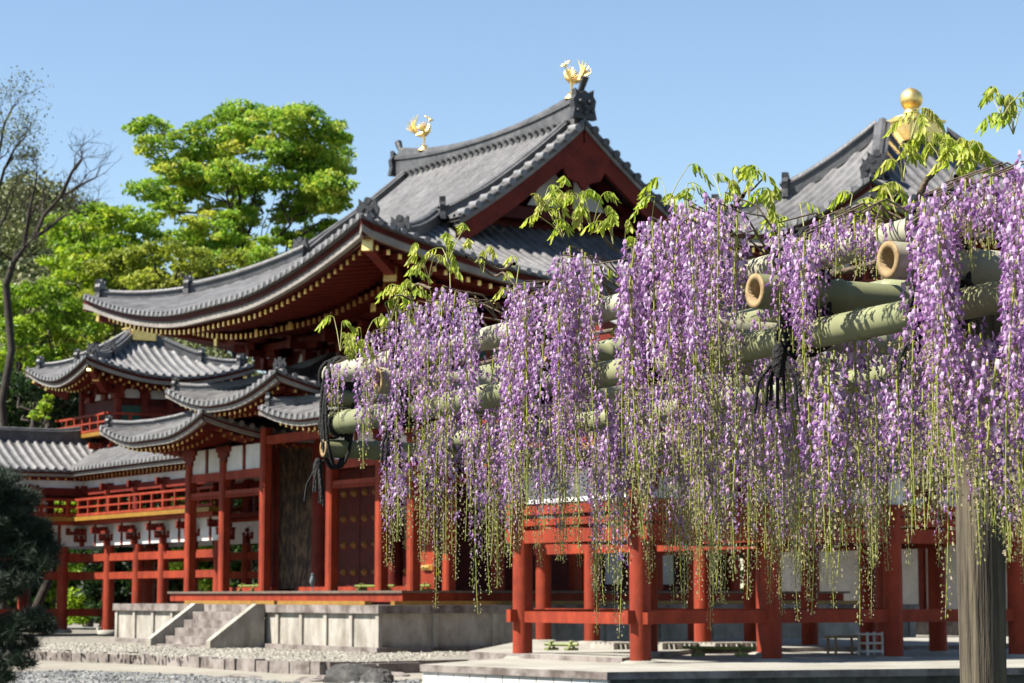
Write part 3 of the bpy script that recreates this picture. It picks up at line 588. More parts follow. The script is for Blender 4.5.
# ---------------------------------------------------------------- wings (corridors, projecting arms, corner towers)
def gable_prof(s): return .42 * s + .05 * s * s
def wing(near):
    sg = -1 if near else 1; Y = lambda d: 57.2 + sg * d
    if near:
        t = thing('temple_wing', (31.9, Y(20), KZ), 'near temple wing of red columns behind the flowers with a jewel-topped tower roof', 'temple wing')
    else:
        t = thing('temple_wing', (31.9, Y(20), KZ), 'far temple wing with raised red gallery, pale tiled roofs and corner tower at the left', 'temple wing')
    # arm columns
    rows = (Y(19.7), Y(23.6)); xs = (23.75, 26.7, 29.65, 32.9)
    zf = 4.30
    for i, y in enumerate(rows):
        for x in xs: column(x, y, KZ, 3.35, .19, M['red'], t, base=M['stone_slab'])
    if near: cy_ = [36.45, 38.65, 40.65, 42.75, 44.95, 47.05]
    else: cy_ = [78.0, 74.5, 72.0, 69.9, 67.6, 65.6]
    for x in (30.4, 33.4):
        for k, y in enumerate(cy_):
            if x == 30.4 and k < (2 if near else 1): continue
            column(x, y, KZ + (.1 if near and k > 2 else 0), 3.35, .19, M['red'], t, base=M['stone_slab'])
    def bay(p, q, zs, m='red', wd=.15):
        p, q = np.array(p), np.array(q); u = (q - p) / np.linalg.norm(q - p)
        for z, h in zs:
            mb = MB(); mb.beam((*(p - u * .32), z), (*(q + u * .32), z), wd, h); mb.build('tie_beam', M[m], t)
    ZS = [(1.245, .24), (2.76, .27), (3.03, .16), (3.26, .2)] if near else [(1.05, .24), (2.35, .26), (2.98, .28)]
    for y in rows: bay((xs[0], y), (xs[-1], y), ZS)
    ZT = [(z - .021, h - .03) for z, h in ZS]
    bay((xs[0], min(rows)), (xs[0], max(rows)), ZT, wd=.14); bay((xs[1], min(rows)), (xs[1], max(rows)), ZT[1:], wd=.14)
    for x in (30.4, 33.4): bay((x, min(cy_)), (x, max(cy_)), ZT if near else ZT[1:])
    # plaster band, brackets, upper floor, railing, upper posts, upper wall
    def storey(p, q, out, ext0, ext1, end=False):   # one long side from p to q; out = outward direction
        p, q, out = np.array(p, float), np.array(q, float), np.array(out, float); L = np.linalg.norm(q - p); u = (q - p) / L; ez = .004 if end else 0.0
        def strip(nm, m, z0, z1, o0, o1, a=0, b=0):
            z0, z1 = z0 + ez, z1 + ez
            mb = MB(); A_, B_ = p - u * a + out * (o0 + o1) / 2, q + u * b + out * (o0 + o1) / 2
            mb.beam((*A_, (z0 + z1) / 2), (*B_, (z0 + z1) / 2), abs(o1 - o0), z1 - z0); return mb.build(nm, M[m], t)
        strip('plaster_band', 'white', 3.365, 4.1, -.03, .03)
        strip('floor_beam', 'red', 4.10, 4.22, -.1, .52, ext0, ext1); strip('floor_edge', 'yellow', 4.225, 4.36, .2, .66, ext0, ext1); strip('gallery_floor', 'red_dark', 4.24, 4.36, -.6, .19, ext0 - .3, ext1 - .3)
        mb = MB(); railing(mb, p - u * ext0 + out * .56, q + u * ext1 + out * .56, 4.365 + ez, .60, .95, .075); mb.build('gallery_railing', M['red'], t)
        n = max(1, round(L / 2.6))
        for k in range(n + 1):
            c = p + u * L * k / n
            if end and k in (0, n): continue
            mb = MB(); bracket(mb, c[0], c[1], 3.36, out, 2, .62); mb.build('bracket_complex', M['red_dark'], t)
            mb = MB(); mb.tube([(*c, 4.36), (*c, 5.5)], [.16, .15], 12); mb.build('upper_column', M['red_dark'], t)
            mb = MB(); bracket(mb, c[0], c[1], 5.12, out, 1, .6); mb.build('bracket_complex', M['red_dark'], t)
            if k < n or end:
                c2 = p + u * L * (k + .5) / n + out * .05
                mb = MB(); mb.beam((*(c2 - u * .05), 3.73), (*(c2 + u * .05), 3.73), .05, .72); mb.build('panel_strut', M['red_dark'], t)
        strip('upper_plaster', 'white', 5.40, 5.66, -.03, .03); strip('upper_lintel', 'red_dark', 5.66, 5.86, -.05, .05); strip('upper_beam', 'red_dark', 5.16, 5.40, -.09, .09, .2, .2); strip('wall_plate', 'red_dark', 5.86, 6.02, -.12, .12, .3, .3)
    ya, yb = min(rows), max(rows); yo = ya if near else yb
    storey((xs[0], ya), (xs[-1], ya), (0, -1), .6, .3); storey((xs[0], yb), (xs[-1], yb), (0, 1), .6, .3); storey((xs[0], ya), (xs[0], yb), (-1, 0), .6, .6, True)
    c0, c1 = (yb, max(cy_) + .6) if near else (min(cy_) - .6, ya)
    storey((30.4, c0), (30.4, c1), (-1, 0), .0, .0); storey((33.4, c0), (33.4, c1), (1, 0), 0, 0)
    # roofs: arm gable along x, corridor gable along y
    ry = (ya + yb) / 2; hw = 2.25 + (yb - ya) / 2 - 1.95
    RA = Roof(28.0, ry, 99, 2.3, 6.02, gable_prof, .22, 1.2, 2.0); RA.mitre = False
    RA.F['S'] = ((27.85, ry - 2.3), (1, 0), (0, 1), 4.3); RA.F['N'] = ((27.85, ry + 2.3), (1, 0), (0, -1), 4.3)
    mb = MB(); RA.tiles(mb, 'S', -4.3, 4.3, lambda x: 2.3, ns=10); RA.tiles(mb, 'N', -4.3, 4.3, lambda x: 2.3, ns=10); mb.build('arm_roof', M['tile'], t)
    eaves(RA, t, 'SN', tiers=2, over=1.4, thick=.6)
    ridge_z = 6.02 + gable_prof(2.3)
    mb = MB(); xx = np.linspace(23.6, 31.3, 16); P = np.stack([xx, np.full(16, ry), np.full(16, ridge_z - .05)], -1); ridge(mb, P, .34, .42 + .22 * np.clip((xx - 29.8) / 1.5, 0, 1) ** 2 + .22 * np.clip((24.8 - xx) / 1.2, 0, 1) ** 2); mb.build('arm_ridge', M['tile_dark'], t)
    for xo, so_ in ((31.3, 1), (23.6, -1)):
        mb = MB(); oni(mb, (xo, ry, ridge_z), (so_, 0), .42); mb.build('ridge_end_ornament', M['oni'], t)
    mb = MB(); mb.prism([(23.9, ry - 1.9, 6.05), (23.9, ry + 1.9, 6.05), (23.9, ry, ridge_z - .1)], (.08, 0, 0)); mb.build('arm_gable', M['red_dark'], t)
    y0c, y1c = (ry + .2, max(cy_) + .9) if near else (min(cy_) - .9, ry - .2)
    RC = Roof(31.9, (y0c + y1c) / 2, 2.15, 99, 6.06, gable_prof, .0, 1.0, 2.0); RC.mitre = False; hl = (y1c - y0c) / 2
    RC.F['W'] = ((29.75, (y0c + y1c) / 2), (0, 1), (1, 0), hl); RC.F['E'] = ((34.05, (y0c + y1c) / 2), (0, 1), (-1, 0), hl)
    mb = MB(); RC.tiles(mb, 'W', -hl, hl, lambda x: 2.15, ns=10); RC.tiles(mb, 'E', -hl, hl, lambda x: 2.15, ns=10); mb.build('corridor_roof', M['tile'], t)
    eaves(RC, t, 'WE', {'W': ((-hl + 2.0, hl) if near else (-hl, hl - 2.0))}, tiers=2, over=1.3, thick=.6)
    mb = MB(); P = np.stack([np.full(12, 31.9), np.linspace(y0c, y1c, 12), np.full(12, 6.0 + gable_prof(2.15))], -1); ridge(mb, P, .32, .4); mb.build('corridor_ridge', M['tile_dark'], t)
    # tower
    if near: tx, ty, hx, hy, z0 = 32.45, 35.9, 3.7, 2.9, 8.95
    else: tx, ty, hx, hy, z0 = 33.1, 78.6, 3.25, 3.0, 9.42
    bx, by = hx - 1.75, hy - 1.35
    mb = MB(); mb.box((tx - bx, ty - by, 6.3), (tx + bx, ty + by, z0 + .35)); mb.build('tower_wall', M['red_deep'], t)
    for sx in (-1, -.33, .33, 1):
        for sy in (-1, 1):
            mb = MB(); mb.tube([(tx + sx * bx, ty + sy * (by + .03), 6.6), (tx + sx * bx, ty + sy * (by + .03), z0 - .3)], .14, 10); mb.build('tower_column', M['red_dark'], t)
    for k, x in enumerate((-.66, 0, .66)):
        mb = MB(); c = tx + x * bx
        for q in (-.32, .32): mb.box((c + q - .05, ty - by - .06, z0 - 1.6), (c + q + .05, ty - by - .01, z0 - 1.0))
        mb.box((c - .27, ty - by - .05, z0 - 1.6), (c + .27, ty - by - .012, z0 - 1.0)); 
        mb.build('tower_window', M['green'] if k == 0 else M['red_dark'], t)
        for yy_, out in ((ty - by - .03, 0),):
            mb = MB(); mb.prism([(c + a, yy_, z) for a, z in ((-.42, z0 - .72), (.42, z0 - .72), (.28, z0 - .5), (.1, z0 - .3), (-.1, z0 - .3), (-.28, z0 - .5))], (0, -.04, 0)); mb.build('plaster_panel', M['white'], t)
    for k in (-.6, 0, .6):
        mb = MB(); mb.prism([(tx - bx - .03, ty + k * by * 1.0 + a, z) for a, z in ((-.34, z0 - .72), (.34, z0 - .72), (.22, z0 - .5), (.08, z0 - .3), (-.08, z0 - .3), (-.22, z0 - .5))], (-.04, 0, 0)); mb.build('plaster_panel', M['white'], t)
    for sx in (-1, -.33, .33, 1):
        mb = MB(); bracket(mb, tx + sx * bx, ty - by, z0 - .75, (0, -1), 2, .75); mb.build('bracket_complex', M['red_dark'], t)
    for sy in (-.45, .45):
        mb = MB(); bracket(mb, tx - bx - .01, ty + sy * by, z0 - .753, (-1, 0), 2, .75); mb.build('bracket_complex', M['red_dark'], t)
    zb = 7.45; e = .7
    mb = MB(); mb.box((tx - bx - e, ty - by - e, zb - .14), (tx + bx + e, ty + by + e, zb)); mb.build('tower_balcony_floor', M['yellow'], t)
    mb = MB()
    cs = [(tx - bx - e + .05, ty - by - e + .05), (tx + bx + e - .05, ty - by - e + .05), (tx + bx + e - .05, ty + by + e - .05), (tx - bx - e + .05, ty + by + e - .05)]
    for k in range(4): railing(mb, cs[k], cs[(k + 1) % 4], zb, .62, .8, .075)
    mb.build('tower_railing', M['red'], t)
    for sx in (-1, -.33, .33, 1):
        mb = MB(); bracket(mb, tx + sx * bx, ty - by, zb - .95, (0, -1), 2, .6); mb.build('balcony_bracket', M['red'], t)
    for sy in (-.4, .4):
        mb = MB(); bracket(mb, tx - bx - .01, ty + sy * by, zb - .953, (-1, 0), 2, .6); mb.build('balcony_bracket', M['red'], t)
    hm = min(hx, hy); RT = Roof(tx, ty, hx, hy, z0, (lambda s: .36 * s + .075 * s * s) if not near else (lambda s: .44 * s + .125 * s * s), .62, 3.0, 2.4)
    mb = MB()
    for f in 'WESN':
        hf = RT.F[f][3]; RT.tiles(mb, f, -hf, hf, lambda t_: min(hm, hf - abs(t_)), ns=12)
    mb.build('tower_roof', M['tile'], t)
    eaves(RT, t, 'WS', tiers=2, over=1.9, thick=.75); eaves(RT, t, 'NE', tiers=0, over=1.9, thick=.75)
    for sx, sy in ((-1, -1), (-1, 1), (1, -1)): corner_beam(RT, t, sx, sy, 1.8, .7)
    hip_ridges(RT, t, 1, hm - .1, [('W', -1), ('W', 1), ('E', -1), ('E', 1)], .26, .36, .46, False, 1.5)
    zt = z0 + RT.prof(hm); dx, dy = hx - hm, hy - hm
    mb = MB(); zt -= .12; mb.box((tx - .46, ty - .44, zt - .1), (tx + .46, ty + .44, zt + .34)); mb.box((tx - .51, ty - .49, zt + .342), (tx + .51, ty + .49, zt + .40)); mb.build('jewel_base', M['gold'], t)
    mb = MB(); mb.lathe((tx, ty, zt + .40), [(.42, 0), (.46, .05), (.30, .10), (.17, .16), (.14, .26), (.17, .30), (.215, .36), (.238, .44), (.236, .53), (.20, .61), (.13, .67), (.06, .705), (.015, .73)], 20); mb.build('jewel_finial', M['gold'], t)
    return t
wing(True); wing(False)
# white plaster building behind the near wing, on a mossy stone base
bk = thing('temple_building', (58, 58, .3), 'low white plaster building in shade far behind the near wing columns', 'building')
mb = MB(); mb.box((57.0, 44, .75), (57.2, 73, 4.8)); mb.build('plaster_wall', M['white'], bk)
for y in np.arange(44.3, 73, 3.1):
    mb = MB(); mb.box((56.85, y - .13, .75), (56.998, y + .13, 4.8)); mb.build('wall_post', M['red_dark'], bk)
mb = MB(); mb.box((56.88, 44, 4.2), (56.997, 73, 4.45)); mb.build('wall_beam', M['red_dark'], bk)
mb = MB(); mb.box((56.3, 43.5, -.1), (64, 73.5, .74)); mb.build('stone_base', M['stone_cap'], bk)
RB = Roof(61, 58.5, 8.2, 17.5, 4.8, gable_prof, .3, 3, 2)  # unseen eaves made extra deep to keep the wall in shade
mb = MB()
for f in 'WESN': hf = RB.F[f][3]; RB.tiles(mb, f, -hf, hf, lambda t_: min(8.2, hf - abs(t_)), ns=8)
mb.build('building_roof', M['tile'], bk)
mb = MB(); RB.sweep(mb, 'W', -17.5, 17.5, [(0, 0), (0, -.25), (4, -.2), (4, 0)]); mb.build('soffit', M['red_dark'], bk)
flush_rafters()
# ---------------------------------------------------------------- trees
def unit(n):
    v = RNG.normal(size=(n, 3)); return v / np.linalg.norm(v, axis=1)[:, None]
def leaf_quads(mb, C, size, up=.6, mi=0, asp=.55, tone=None):
    n = len(C); N = unit(n) + [0, 0, up]; N /= np.linalg.norm(N, axis=1)[:, None]; A = np.cross(N, unit(n)); A /= np.linalg.norm(A, axis=1)[:, None]; B = np.cross(N, A)
    sz = size * RNG.uniform(.65, 1.3, (n, 1)); a = A * sz; b = B * sz * asp
    V = np.stack([C - a, C + b - N * sz * .15, C + a, C - b - N * sz * .15], 1).reshape(-1, 3)
    F_ = np.arange(4 * n).reshape(n, 4); t = RNG.random(n) if tone is None else tone
    mb.add(V, F_, mi, False, np.repeat(np.clip(t, 0, 1), 4))
def clump_pts(c, r, n, shell=.55):
    d = unit(n); rad = RNG.random(n) ** (1 / 3.0); rad = np.where(RNG.random(n) < shell, RNG.uniform(.75, 1.08, n), rad)
    return np.array(c) + d * rad[:, None] * np.array(r)
def limb(mb, p, q, r0, r1, wob=.08, n=6):
    p, q = np.array(p, float), np.array(q, float); L = np.linalg.norm(q - p); t = np.linspace(0, 1, n)[:, None]
    P = p + (q - p) * t; P[1:-1] += RNG.normal(size=(n - 2, 3)) * L * wob * .5; P[:, 2] += (np.sin(t[:, 0] * math.pi) * L * .06)
    mb.tube(P, np.linspace(r0, r1, n), 6, caps=False)
    return P
def tree(label, base, trunk_top, clumps, leaf, m, dens=60, group=None, name='broadleaf_tree', r0=.35, fork=.5, cat='tree'):
    """clumps: list of (centre, radii); limbs run from the trunk to every clump"""
    base = np.array(base, float); t = thing(name, base, label, cat, group); tt = np.array(trunk_top, float)
    mb = MB(); limb(mb, base - [0, 0, .3], tt, r0, r0 * .55, .05, 8)
    axis = [base + (tt - base) * f for f in np.linspace(fork, 1.0, 8)]; nodes = [(p_, r0 * .5) for p_ in axis]; axis_node = lambda: (axis[int(RNG.integers(3, 8))], r0 * .42)
    order = sorted(clumps, key=lambda q: np.linalg.norm(np.array(q[0]) - tt)); m0 = len(order) // 3; order = order[m0:m0 + 9] + order[:m0] + order[m0 + 9:]
    for c, r in order:     # every new limb springs from the nearest limb below it
        c = np.array(c); best = axis_node() if len(nodes) < 8 + 3 * 9 else min(nodes, key=lambda q: np.linalg.norm(q[0] - c) + 2.5 * max(0, q[0][2] - c[2] + .3)); ra = max(best[1] * .72, r0 * .06)
        P_ = limb(mb, best[0], c, ra, ra * .5, .16, 7); nodes += [(P_[q], ra * .8) for q in (2, 4)] + [(P_[6], ra * .5)]
        for k in range(5): e = clump_pts(c, np.array(r) * .9, 1)[0]; limb(mb, P_[RNG.integers(3, 7)], e, ra * .35, ra * .08, n=4)
    mb.build('trunk', M['bark'], t)
    mb = MB()
    for c, r in clumps:
        r = np.array(r, float); vol = r[0] * r[1] * r[2]; nsub = max(14, int(26 * vol ** .33)); base_t = RNG.normal(.45, .14)
        for k in range(nsub):       # leaf sprays inside the clump, gaps between them
            sc = clump_pts(c, r * .95, 1, .8)[0]; sr = r * RNG.uniform(.34, .62) * [1, 1, .7]
            n = int(dens * sr[0] * sr[1] / leaf ** 2 * .034) + 10
            P = clump_pts(sc, sr, n, .3); leaf_quads(mb, P, leaf, .35, tone=base_t + RNG.normal(0, .24) + RNG.normal(0, .14, n))
    mb.build('crown', M[m], t); return t
def px_clumps(lst, D, dd):   # (px, py, rx_px, ry_px) -> world clumps at depth D with spread dd
    out = []
    for px, py, rx, ry in lst:
        d = D + RNG.uniform(-dd, dd); out.append((at_d(px, py, d), (rx * d / FPX, rx * d / FPX * .9, ry * d / FPX)))
    return out
gz = .0
def ground_at(px, D): p = at_d(px, 600, D); return np.array([p[0], p[1], gz])
# the tall layered tree behind the hall
tall = [(150, 128, 17, 9), (152, 146, 15, 8), (178, 140, 14, 7), (208, 128, 22, 9), (235, 118, 24, 10), (268, 124, 20, 9), (300, 122, 24, 11), (328, 138, 18, 9), (343, 160, 14, 9), (312, 158, 24, 10), (280, 150, 22, 9), (245, 148, 22, 8), (210, 156, 22, 8), (176, 170, 22, 9), (150, 186, 17, 8), (196, 184, 20, 9), (232, 178, 20, 8), (262, 176, 20, 9), (296, 184, 22, 9), (328, 182, 22, 9), (340, 204, 17, 8), (312, 210, 20, 8), (286, 212, 16, 8), (250, 204, 14, 7), (215, 205, 13, 6), (172, 205, 15, 8), (150, 222, 15, 8), (190, 228, 14, 7), (332, 226, 14, 6), (298, 236, 12, 5), (225, 246, 16, 7), (255, 256, 16, 7), (200, 250, 16, 7)]
tree('tall layered tree with spring green crown rising above the far roof eave', ground_at(258, 112), at_d(245, 262, 112), px_clumps([(x + RNG.normal(0, 3), y + RNG.normal(0, 3), rx * 1.12, ry * 1.45) for x, y, rx, ry in tall + [(RNG.uniform(165, 335), RNG.uniform(122, 205), 17, 8) for _ in range(16)] + [(RNG.uniform(150, 345), RNG.uniform(212, 258), 15, 7) for _ in range(15)]], 112, 3.5), .125, 'lf_tall', 75, 'trees behind the temple', r0=.30, fork=.75)
spec = [  # label, base px, depth, clumps, material
 ('bushy yellow green maple standing left of the tall tree', 90, 104, [(72, 232, 24, 16), (100, 218, 24, 14), (128, 222, 24, 14), (60, 256, 20, 14), (90, 258, 26, 16), (122, 252, 26, 16), (150, 246, 22, 14), (75, 285, 24, 15), (108, 288, 24, 15), (140, 275, 24, 14)], 'lf_bright', .17),
 ('olive gold maple spreading just above the left tip of the great eave', 150, 98, [(108, 268, 20, 12), (135, 258, 22, 12), (165, 250, 20, 11), (190, 258, 20, 11), (120, 290, 22, 12), (150, 282, 22, 12), (180, 280, 22, 11), (210, 270, 20, 11), (232, 262, 16, 10), (95, 300, 18, 12)], 'lf_gold', .16),
 ('leafy green maple filling the gap under the tall tree', 225, 106, [(212, 262, 18, 11), (238, 258, 18, 10), (262, 256, 16, 9), (285, 262, 14, 8), (200, 285, 20, 12), (230, 282, 20, 12), (300, 250, 12, 8)], 'lf_tall', .16),
 ('bright green maple at the left edge behind the far wing', 20, 96, [(10, 300, 24, 15), (40, 292, 22, 14), (70, 312, 22, 14), (15, 330, 24, 15), (48, 328, 24, 15), (82, 330, 20, 13), (8, 360, 24, 15), (40, 358, 22, 14), (70, 358, 20, 14), (-14, 318, 22, 16)], 'lf_bright', .16),
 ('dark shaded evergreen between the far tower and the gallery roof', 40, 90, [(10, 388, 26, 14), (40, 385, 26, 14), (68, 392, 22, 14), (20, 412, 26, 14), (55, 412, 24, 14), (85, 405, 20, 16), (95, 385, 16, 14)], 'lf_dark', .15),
 ('small bright maple sapling before the dark evergreen', 45, 86.5, [(44, 408, 7, 6), (40, 416, 9, 5), (48, 400, 5, 5)], 'lf_bright', .11),
 ('yellow green maple behind the far tower roof', 115, 108, [(95, 318, 22, 14), (120, 312, 22, 13), (105, 345, 24, 15), (135, 335, 22, 13), (160, 320, 22, 12), (60, 345, 20, 13)], 'lf_gold', .16),
]
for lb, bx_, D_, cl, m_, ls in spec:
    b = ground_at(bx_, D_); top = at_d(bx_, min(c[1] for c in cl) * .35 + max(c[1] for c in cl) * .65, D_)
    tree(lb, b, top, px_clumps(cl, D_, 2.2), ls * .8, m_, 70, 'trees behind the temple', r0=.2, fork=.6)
# low trees and shrubs seen through the galleries
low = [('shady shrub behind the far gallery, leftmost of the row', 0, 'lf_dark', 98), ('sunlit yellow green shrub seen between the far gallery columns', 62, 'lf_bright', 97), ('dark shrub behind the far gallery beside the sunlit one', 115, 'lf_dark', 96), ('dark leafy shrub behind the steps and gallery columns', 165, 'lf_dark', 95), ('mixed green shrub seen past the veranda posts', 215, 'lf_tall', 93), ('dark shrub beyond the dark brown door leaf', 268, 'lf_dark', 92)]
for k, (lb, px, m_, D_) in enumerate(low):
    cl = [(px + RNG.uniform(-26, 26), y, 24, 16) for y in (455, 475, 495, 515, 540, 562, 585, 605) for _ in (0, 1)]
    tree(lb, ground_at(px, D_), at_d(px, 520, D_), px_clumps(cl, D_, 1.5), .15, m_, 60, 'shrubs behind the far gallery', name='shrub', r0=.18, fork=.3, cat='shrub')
# bare trees at the left edge
def bare_tree(label, paths, D, r0, group, leaf=None):
    P0 = paths[0][0]; b = ground_at(P0[0] - 6, D); t = thing('bare_tree', b, label, 'tree', group); mb = MB(); tips = []
    first = at_d(*P0, D); limb(mb, b, first, r0 * 1.15, r0, .03)
    def grow(p, d, L, r, lv):
        if lv == 0 or r < .004: tips.append(p); return
        n = 4; P = [p]; dd = d.copy()
        for _ in range(n - 1): dd = dd + RNG.normal(size=3) * .16 + [0, 0, .06]; dd /= np.linalg.norm(dd); P.append(P[-1] + dd * L / (n - 1))
        mb.tube(P, np.linspace(r, r * .65, n), 5 if r > .03 else 3, caps=False)
        for k in range(RNG.integers(2, 4)):
            nd = dd + RNG.normal(size=3) * .55; nd /= np.linalg.norm(nd); grow(P[RNG.integers(1, n)] if k else P[-1], nd, L * RNG.uniform(.6, .85), r * .62, lv - 1)
    for path in paths:
        d0 = D; pts = []
        for k, (x, y) in enumerate(path): d0 += RNG.uniform(-.8, .8) if k else 0; pts.append(at_d(x, y, d0))
        pts = np.array(pts); rr = np.linspace(r0 * (1 if path is paths[0] else .6), r0 * .22, len(pts)); mb.tube(pts, rr, 7, caps=False)
        for k in range(1, len(pts)):
            for _ in range(2 if k < len(pts) - 1 else 3):
                d = pts[k] - pts[k - 1]; d /= np.linalg.norm(d); d = d + RNG.normal(size=3) * .5 + [0, 0, .25]; d /= np.linalg.norm(d); grow(pts[k], d, .74, min(rr[k] * .5, .05), 5)
    mb.build('trunk', M['bark'], t)
    if leaf:
        mb = MB(); T_ = np.array(tips); T_ = np.repeat(T_, 3, 0) + RNG.normal(size=(len(T_) * 3, 3)) * .22; leaf_quads(mb, T_, .055, .4); mb.build('crown', M[leaf], t)
bare_tree('leafless dark tree leaning right with a fan of fine twigs', [[(6, 285), (14, 262), (24, 248), (34, 238)], [(34, 238), (44, 215), (60, 198), (78, 186), (95, 178)], [(24, 248), (28, 222), (32, 200), (36, 180)], [(34, 238), (52, 226), (64, 216)], [(60, 198), (72, 172), (82, 158)]], 88, .15, 'bare trees at the left edge')
bare_tree('leaning tree at the left edge with thin new leaves on fine twigs', [[(-14, 290), (-8, 240), (-4, 200)], [(-4, 200), (4, 170), (14, 150), (24, 138)], [(-4, 200), (-2, 160), (4, 125), (12, 108)], [(-8, 240), (6, 215), (12, 200)]], 92, .13, 'bare trees at the left edge', 'lf_hill')
bare_tree('slender bare tree top showing faintly above the maples', [[(88, 260), (86, 235), (84, 215)], [(84, 215), (80, 205), (74, 198)], [(84, 215), (92, 204), (98, 198)]], 125, .10, 'bare trees at the left edge')
# wooded hill far behind
hp = [(-300, 165), (-120, 178), (-20, 196), (20, 197), (45, 205), (75, 232), (105, 262), (140, 290), (200, 330), (300, 400), (420, 480), (520, 560)]
mb = MB(); rows = []
for D_, k in ((150, 0), (185, .55), (225, 1.0), (300, .9)):
    r = []
    for (x, y) in hp:
        p = at_d(x, y, 225); h = max(0, p[2]); q = at_d(x, 600, D_); r.append((q[0], q[1], -.5 + h * k))
    rows.append(r)
hill = kind(mb.grid(np.array(rows)).build('hill', M['grass']), 'structure')
mb = MB()
for i in range(420):
    a = RNG.random() * (len(hp) - 1.001); k = int(a); f = a - k; x = hp[k][0] * (1 - f) + hp[k + 1][0] * f; y = hp[k][1] * (1 - f) + hp[k + 1][1] * f
    D_ = RNG.uniform(165, 228); fr = np.interp(D_, (150, 185, 225), (0, .55, 1.0)); h = max(0, at_d(x, y, 225)[2]) * fr; q = at_d(x, 600, D_); s_ = RNG.uniform(2.0, 3.4)
    P = clump_pts((q[0], q[1], h + s_ * .1), (s_, s_, s_ * .85), 260, .8); leaf_quads(mb, P, .27, .5, tone=np.clip(RNG.normal(.5, .25) + RNG.normal(0, .12, 260), 0, 1))
kind(mb.build('hill_forest', M['lf_hill']), 'stuff')
# a distant tree belt that closes the view under the galleries
mb = MB()
for x in np.arange(-60, 1150, 9):
    D_ = RNG.uniform(118, 130); q = at_d(x, 600, D_)
    for z in np.arange(.8, 5.2 if x > 300 else 9, 1.3):
        P = clump_pts((q[0] + RNG.normal(0, .5), q[1] + RNG.normal(0, .5), z), (1.5, 1.5, 1.1), 46, .6); leaf_quads(mb, P, .24, .6, tone=np.clip(RNG.normal(.45, .25) + RNG.normal(0, .12, 46), 0, 1))
kind(mb.build('distant_woods', M['lf_dark']), 'stuff')
# pine at the lower left, nearer than the hall
pn = thing('pine_tree', ground_at(-60, 31), 'dark green pine with layered needle pads at the lower left edge', 'pine')
mb = MB(); D_ = 31
limb(mb, ground_at(-60, D_) - [0, 0, .2], at_d(-70, 470, D_), .16, .08)
pads = [(-5, 480, 22, 9), (8, 515, 24, 10), (30, 540, 24, 10), (5, 545, 26, 12), (38, 565, 20, 9), (10, 572, 26, 9), (-12, 525, 22, 12), (22, 622, 26, 7), (44, 630, 14, 6), (2, 632, 22, 8), (0, 660, 24, 8), (22, 664, 14, 6), (-6, 678, 20, 8), (-20, 600, 20, 10), (40, 528, 14, 7), (18, 500, 22, 10), (10, 530, 30, 12), (28, 555, 26, 11), (0, 590, 26, 10), (45, 550, 16, 8), (-8, 500, 24, 12), (20, 580, 24, 8), (12, 645, 26, 9), (30, 618, 20, 7)]
for x, y, rx, ry in pads: limb(mb, at_d(-64, y + 14, D_), at_d(x, y + ry * .4, D_), .05, .015)
mb.build('trunk', M['bark'], pn); mb = MB()
for x, y, rx, ry in pads:
    k = D_ / FPX; c = at_d(x, y, D_ + RNG.uniform(-.25, .25))
    for q in clump_pts(c, (rx * k, rx * k, ry * k), int(rx * ry * .46), .5):
        n = 26; d = unit(n) + [0, 0, .5]; d /= np.linalg.norm(d, axis=1)[:, None]; L = RNG.uniform(.09, .16, (n, 1)); sd_ = np.cross(d, unit(n)); sd_ /= np.linalg.norm(sd_, axis=1)[:, None]
        V = np.stack([q - sd_ * .0035, q + sd_ * .0035, q + d * L + sd_ * .001, q + d * L - sd_ * .001], 1).reshape(-1, 3); mb.add(V, np.arange(4 * n).reshape(n, 4), 0, False, np.repeat(np.clip(RNG.normal(.45, .25, n), 0, 1), 4))
mb.build('crown', M['needle'], pn)
# rocks on the shore
def rock(label, px, py, z, w_, d_, h_, m='rock'):
    p = at_z(px, py, z); mb = MB(); n, k = 14, 9; G_ = np.zeros((k, n + 1, 3))
    ph = RNG.uniform(0, 6.3, 6)
    for i in range(k):
        v = math.pi * .5 * i / (k - 1)
        for j in range(n + 1):
            th = 2 * math.pi * (j % n) / n; r = 1 + .16 * math.sin(2 * th + ph[0]) + .12 * math.sin(3 * th + ph[1] + 2 * v) + .08 * math.sin(5 * th + ph[2] + 3 * v); cz = math.sin(v) * (1 + .14 * math.sin(2 * th + ph[3]) * math.cos(v))
            G_[i, j] = (p[0] + w_ * r * math.cos(v) ** .8 * math.cos(th), p[1] + d_ * r * math.cos(v) ** .8 * math.sin(th), z - .08 + h_ * cz)
    jt = RNG.normal(0, .028, (k, n, 3)) * [w_, d_, h_]; jt[-1] = jt[-1, :1]; G_[:, :n] += jt; G_[:, n] = G_[:, 0]; G_[..., 0] += .25 * (G_[..., 2] - z) * RNG.uniform(-1, 1)
    mb.grid(G_, 0, False, flip=True); o = mb.build('shore_rock', M[m], loc=(p[0], p[1], z)); tag(o, label, 'rock', 'rocks on the shore'); return o
rock('large dark grey boulder with a rounded top at the foot of the terrace', 352, 682, .02, .62, .5, .42)
rock('black wet boulder leaning on the right of the large grey one', 376, 683, .02, .36, .4, .34)
rock('flat pale rock slab lying on the pale sand path', 238, 677.5, .02, .62, .3, .13, 'stone_cap')
rock('low brownish stone right of the black boulder below the terrace wall', 392, 676, .02, .34, .3, .16, 'stone_cap')
rock('small jagged tan stone left of the large boulder', 308, 681, .02, .34, .26, .16, 'stone_cap')
rock('small rough tan stone between the sand and the large boulder', 324, 679, .02, .2, .2, .16, 'stone_cap')

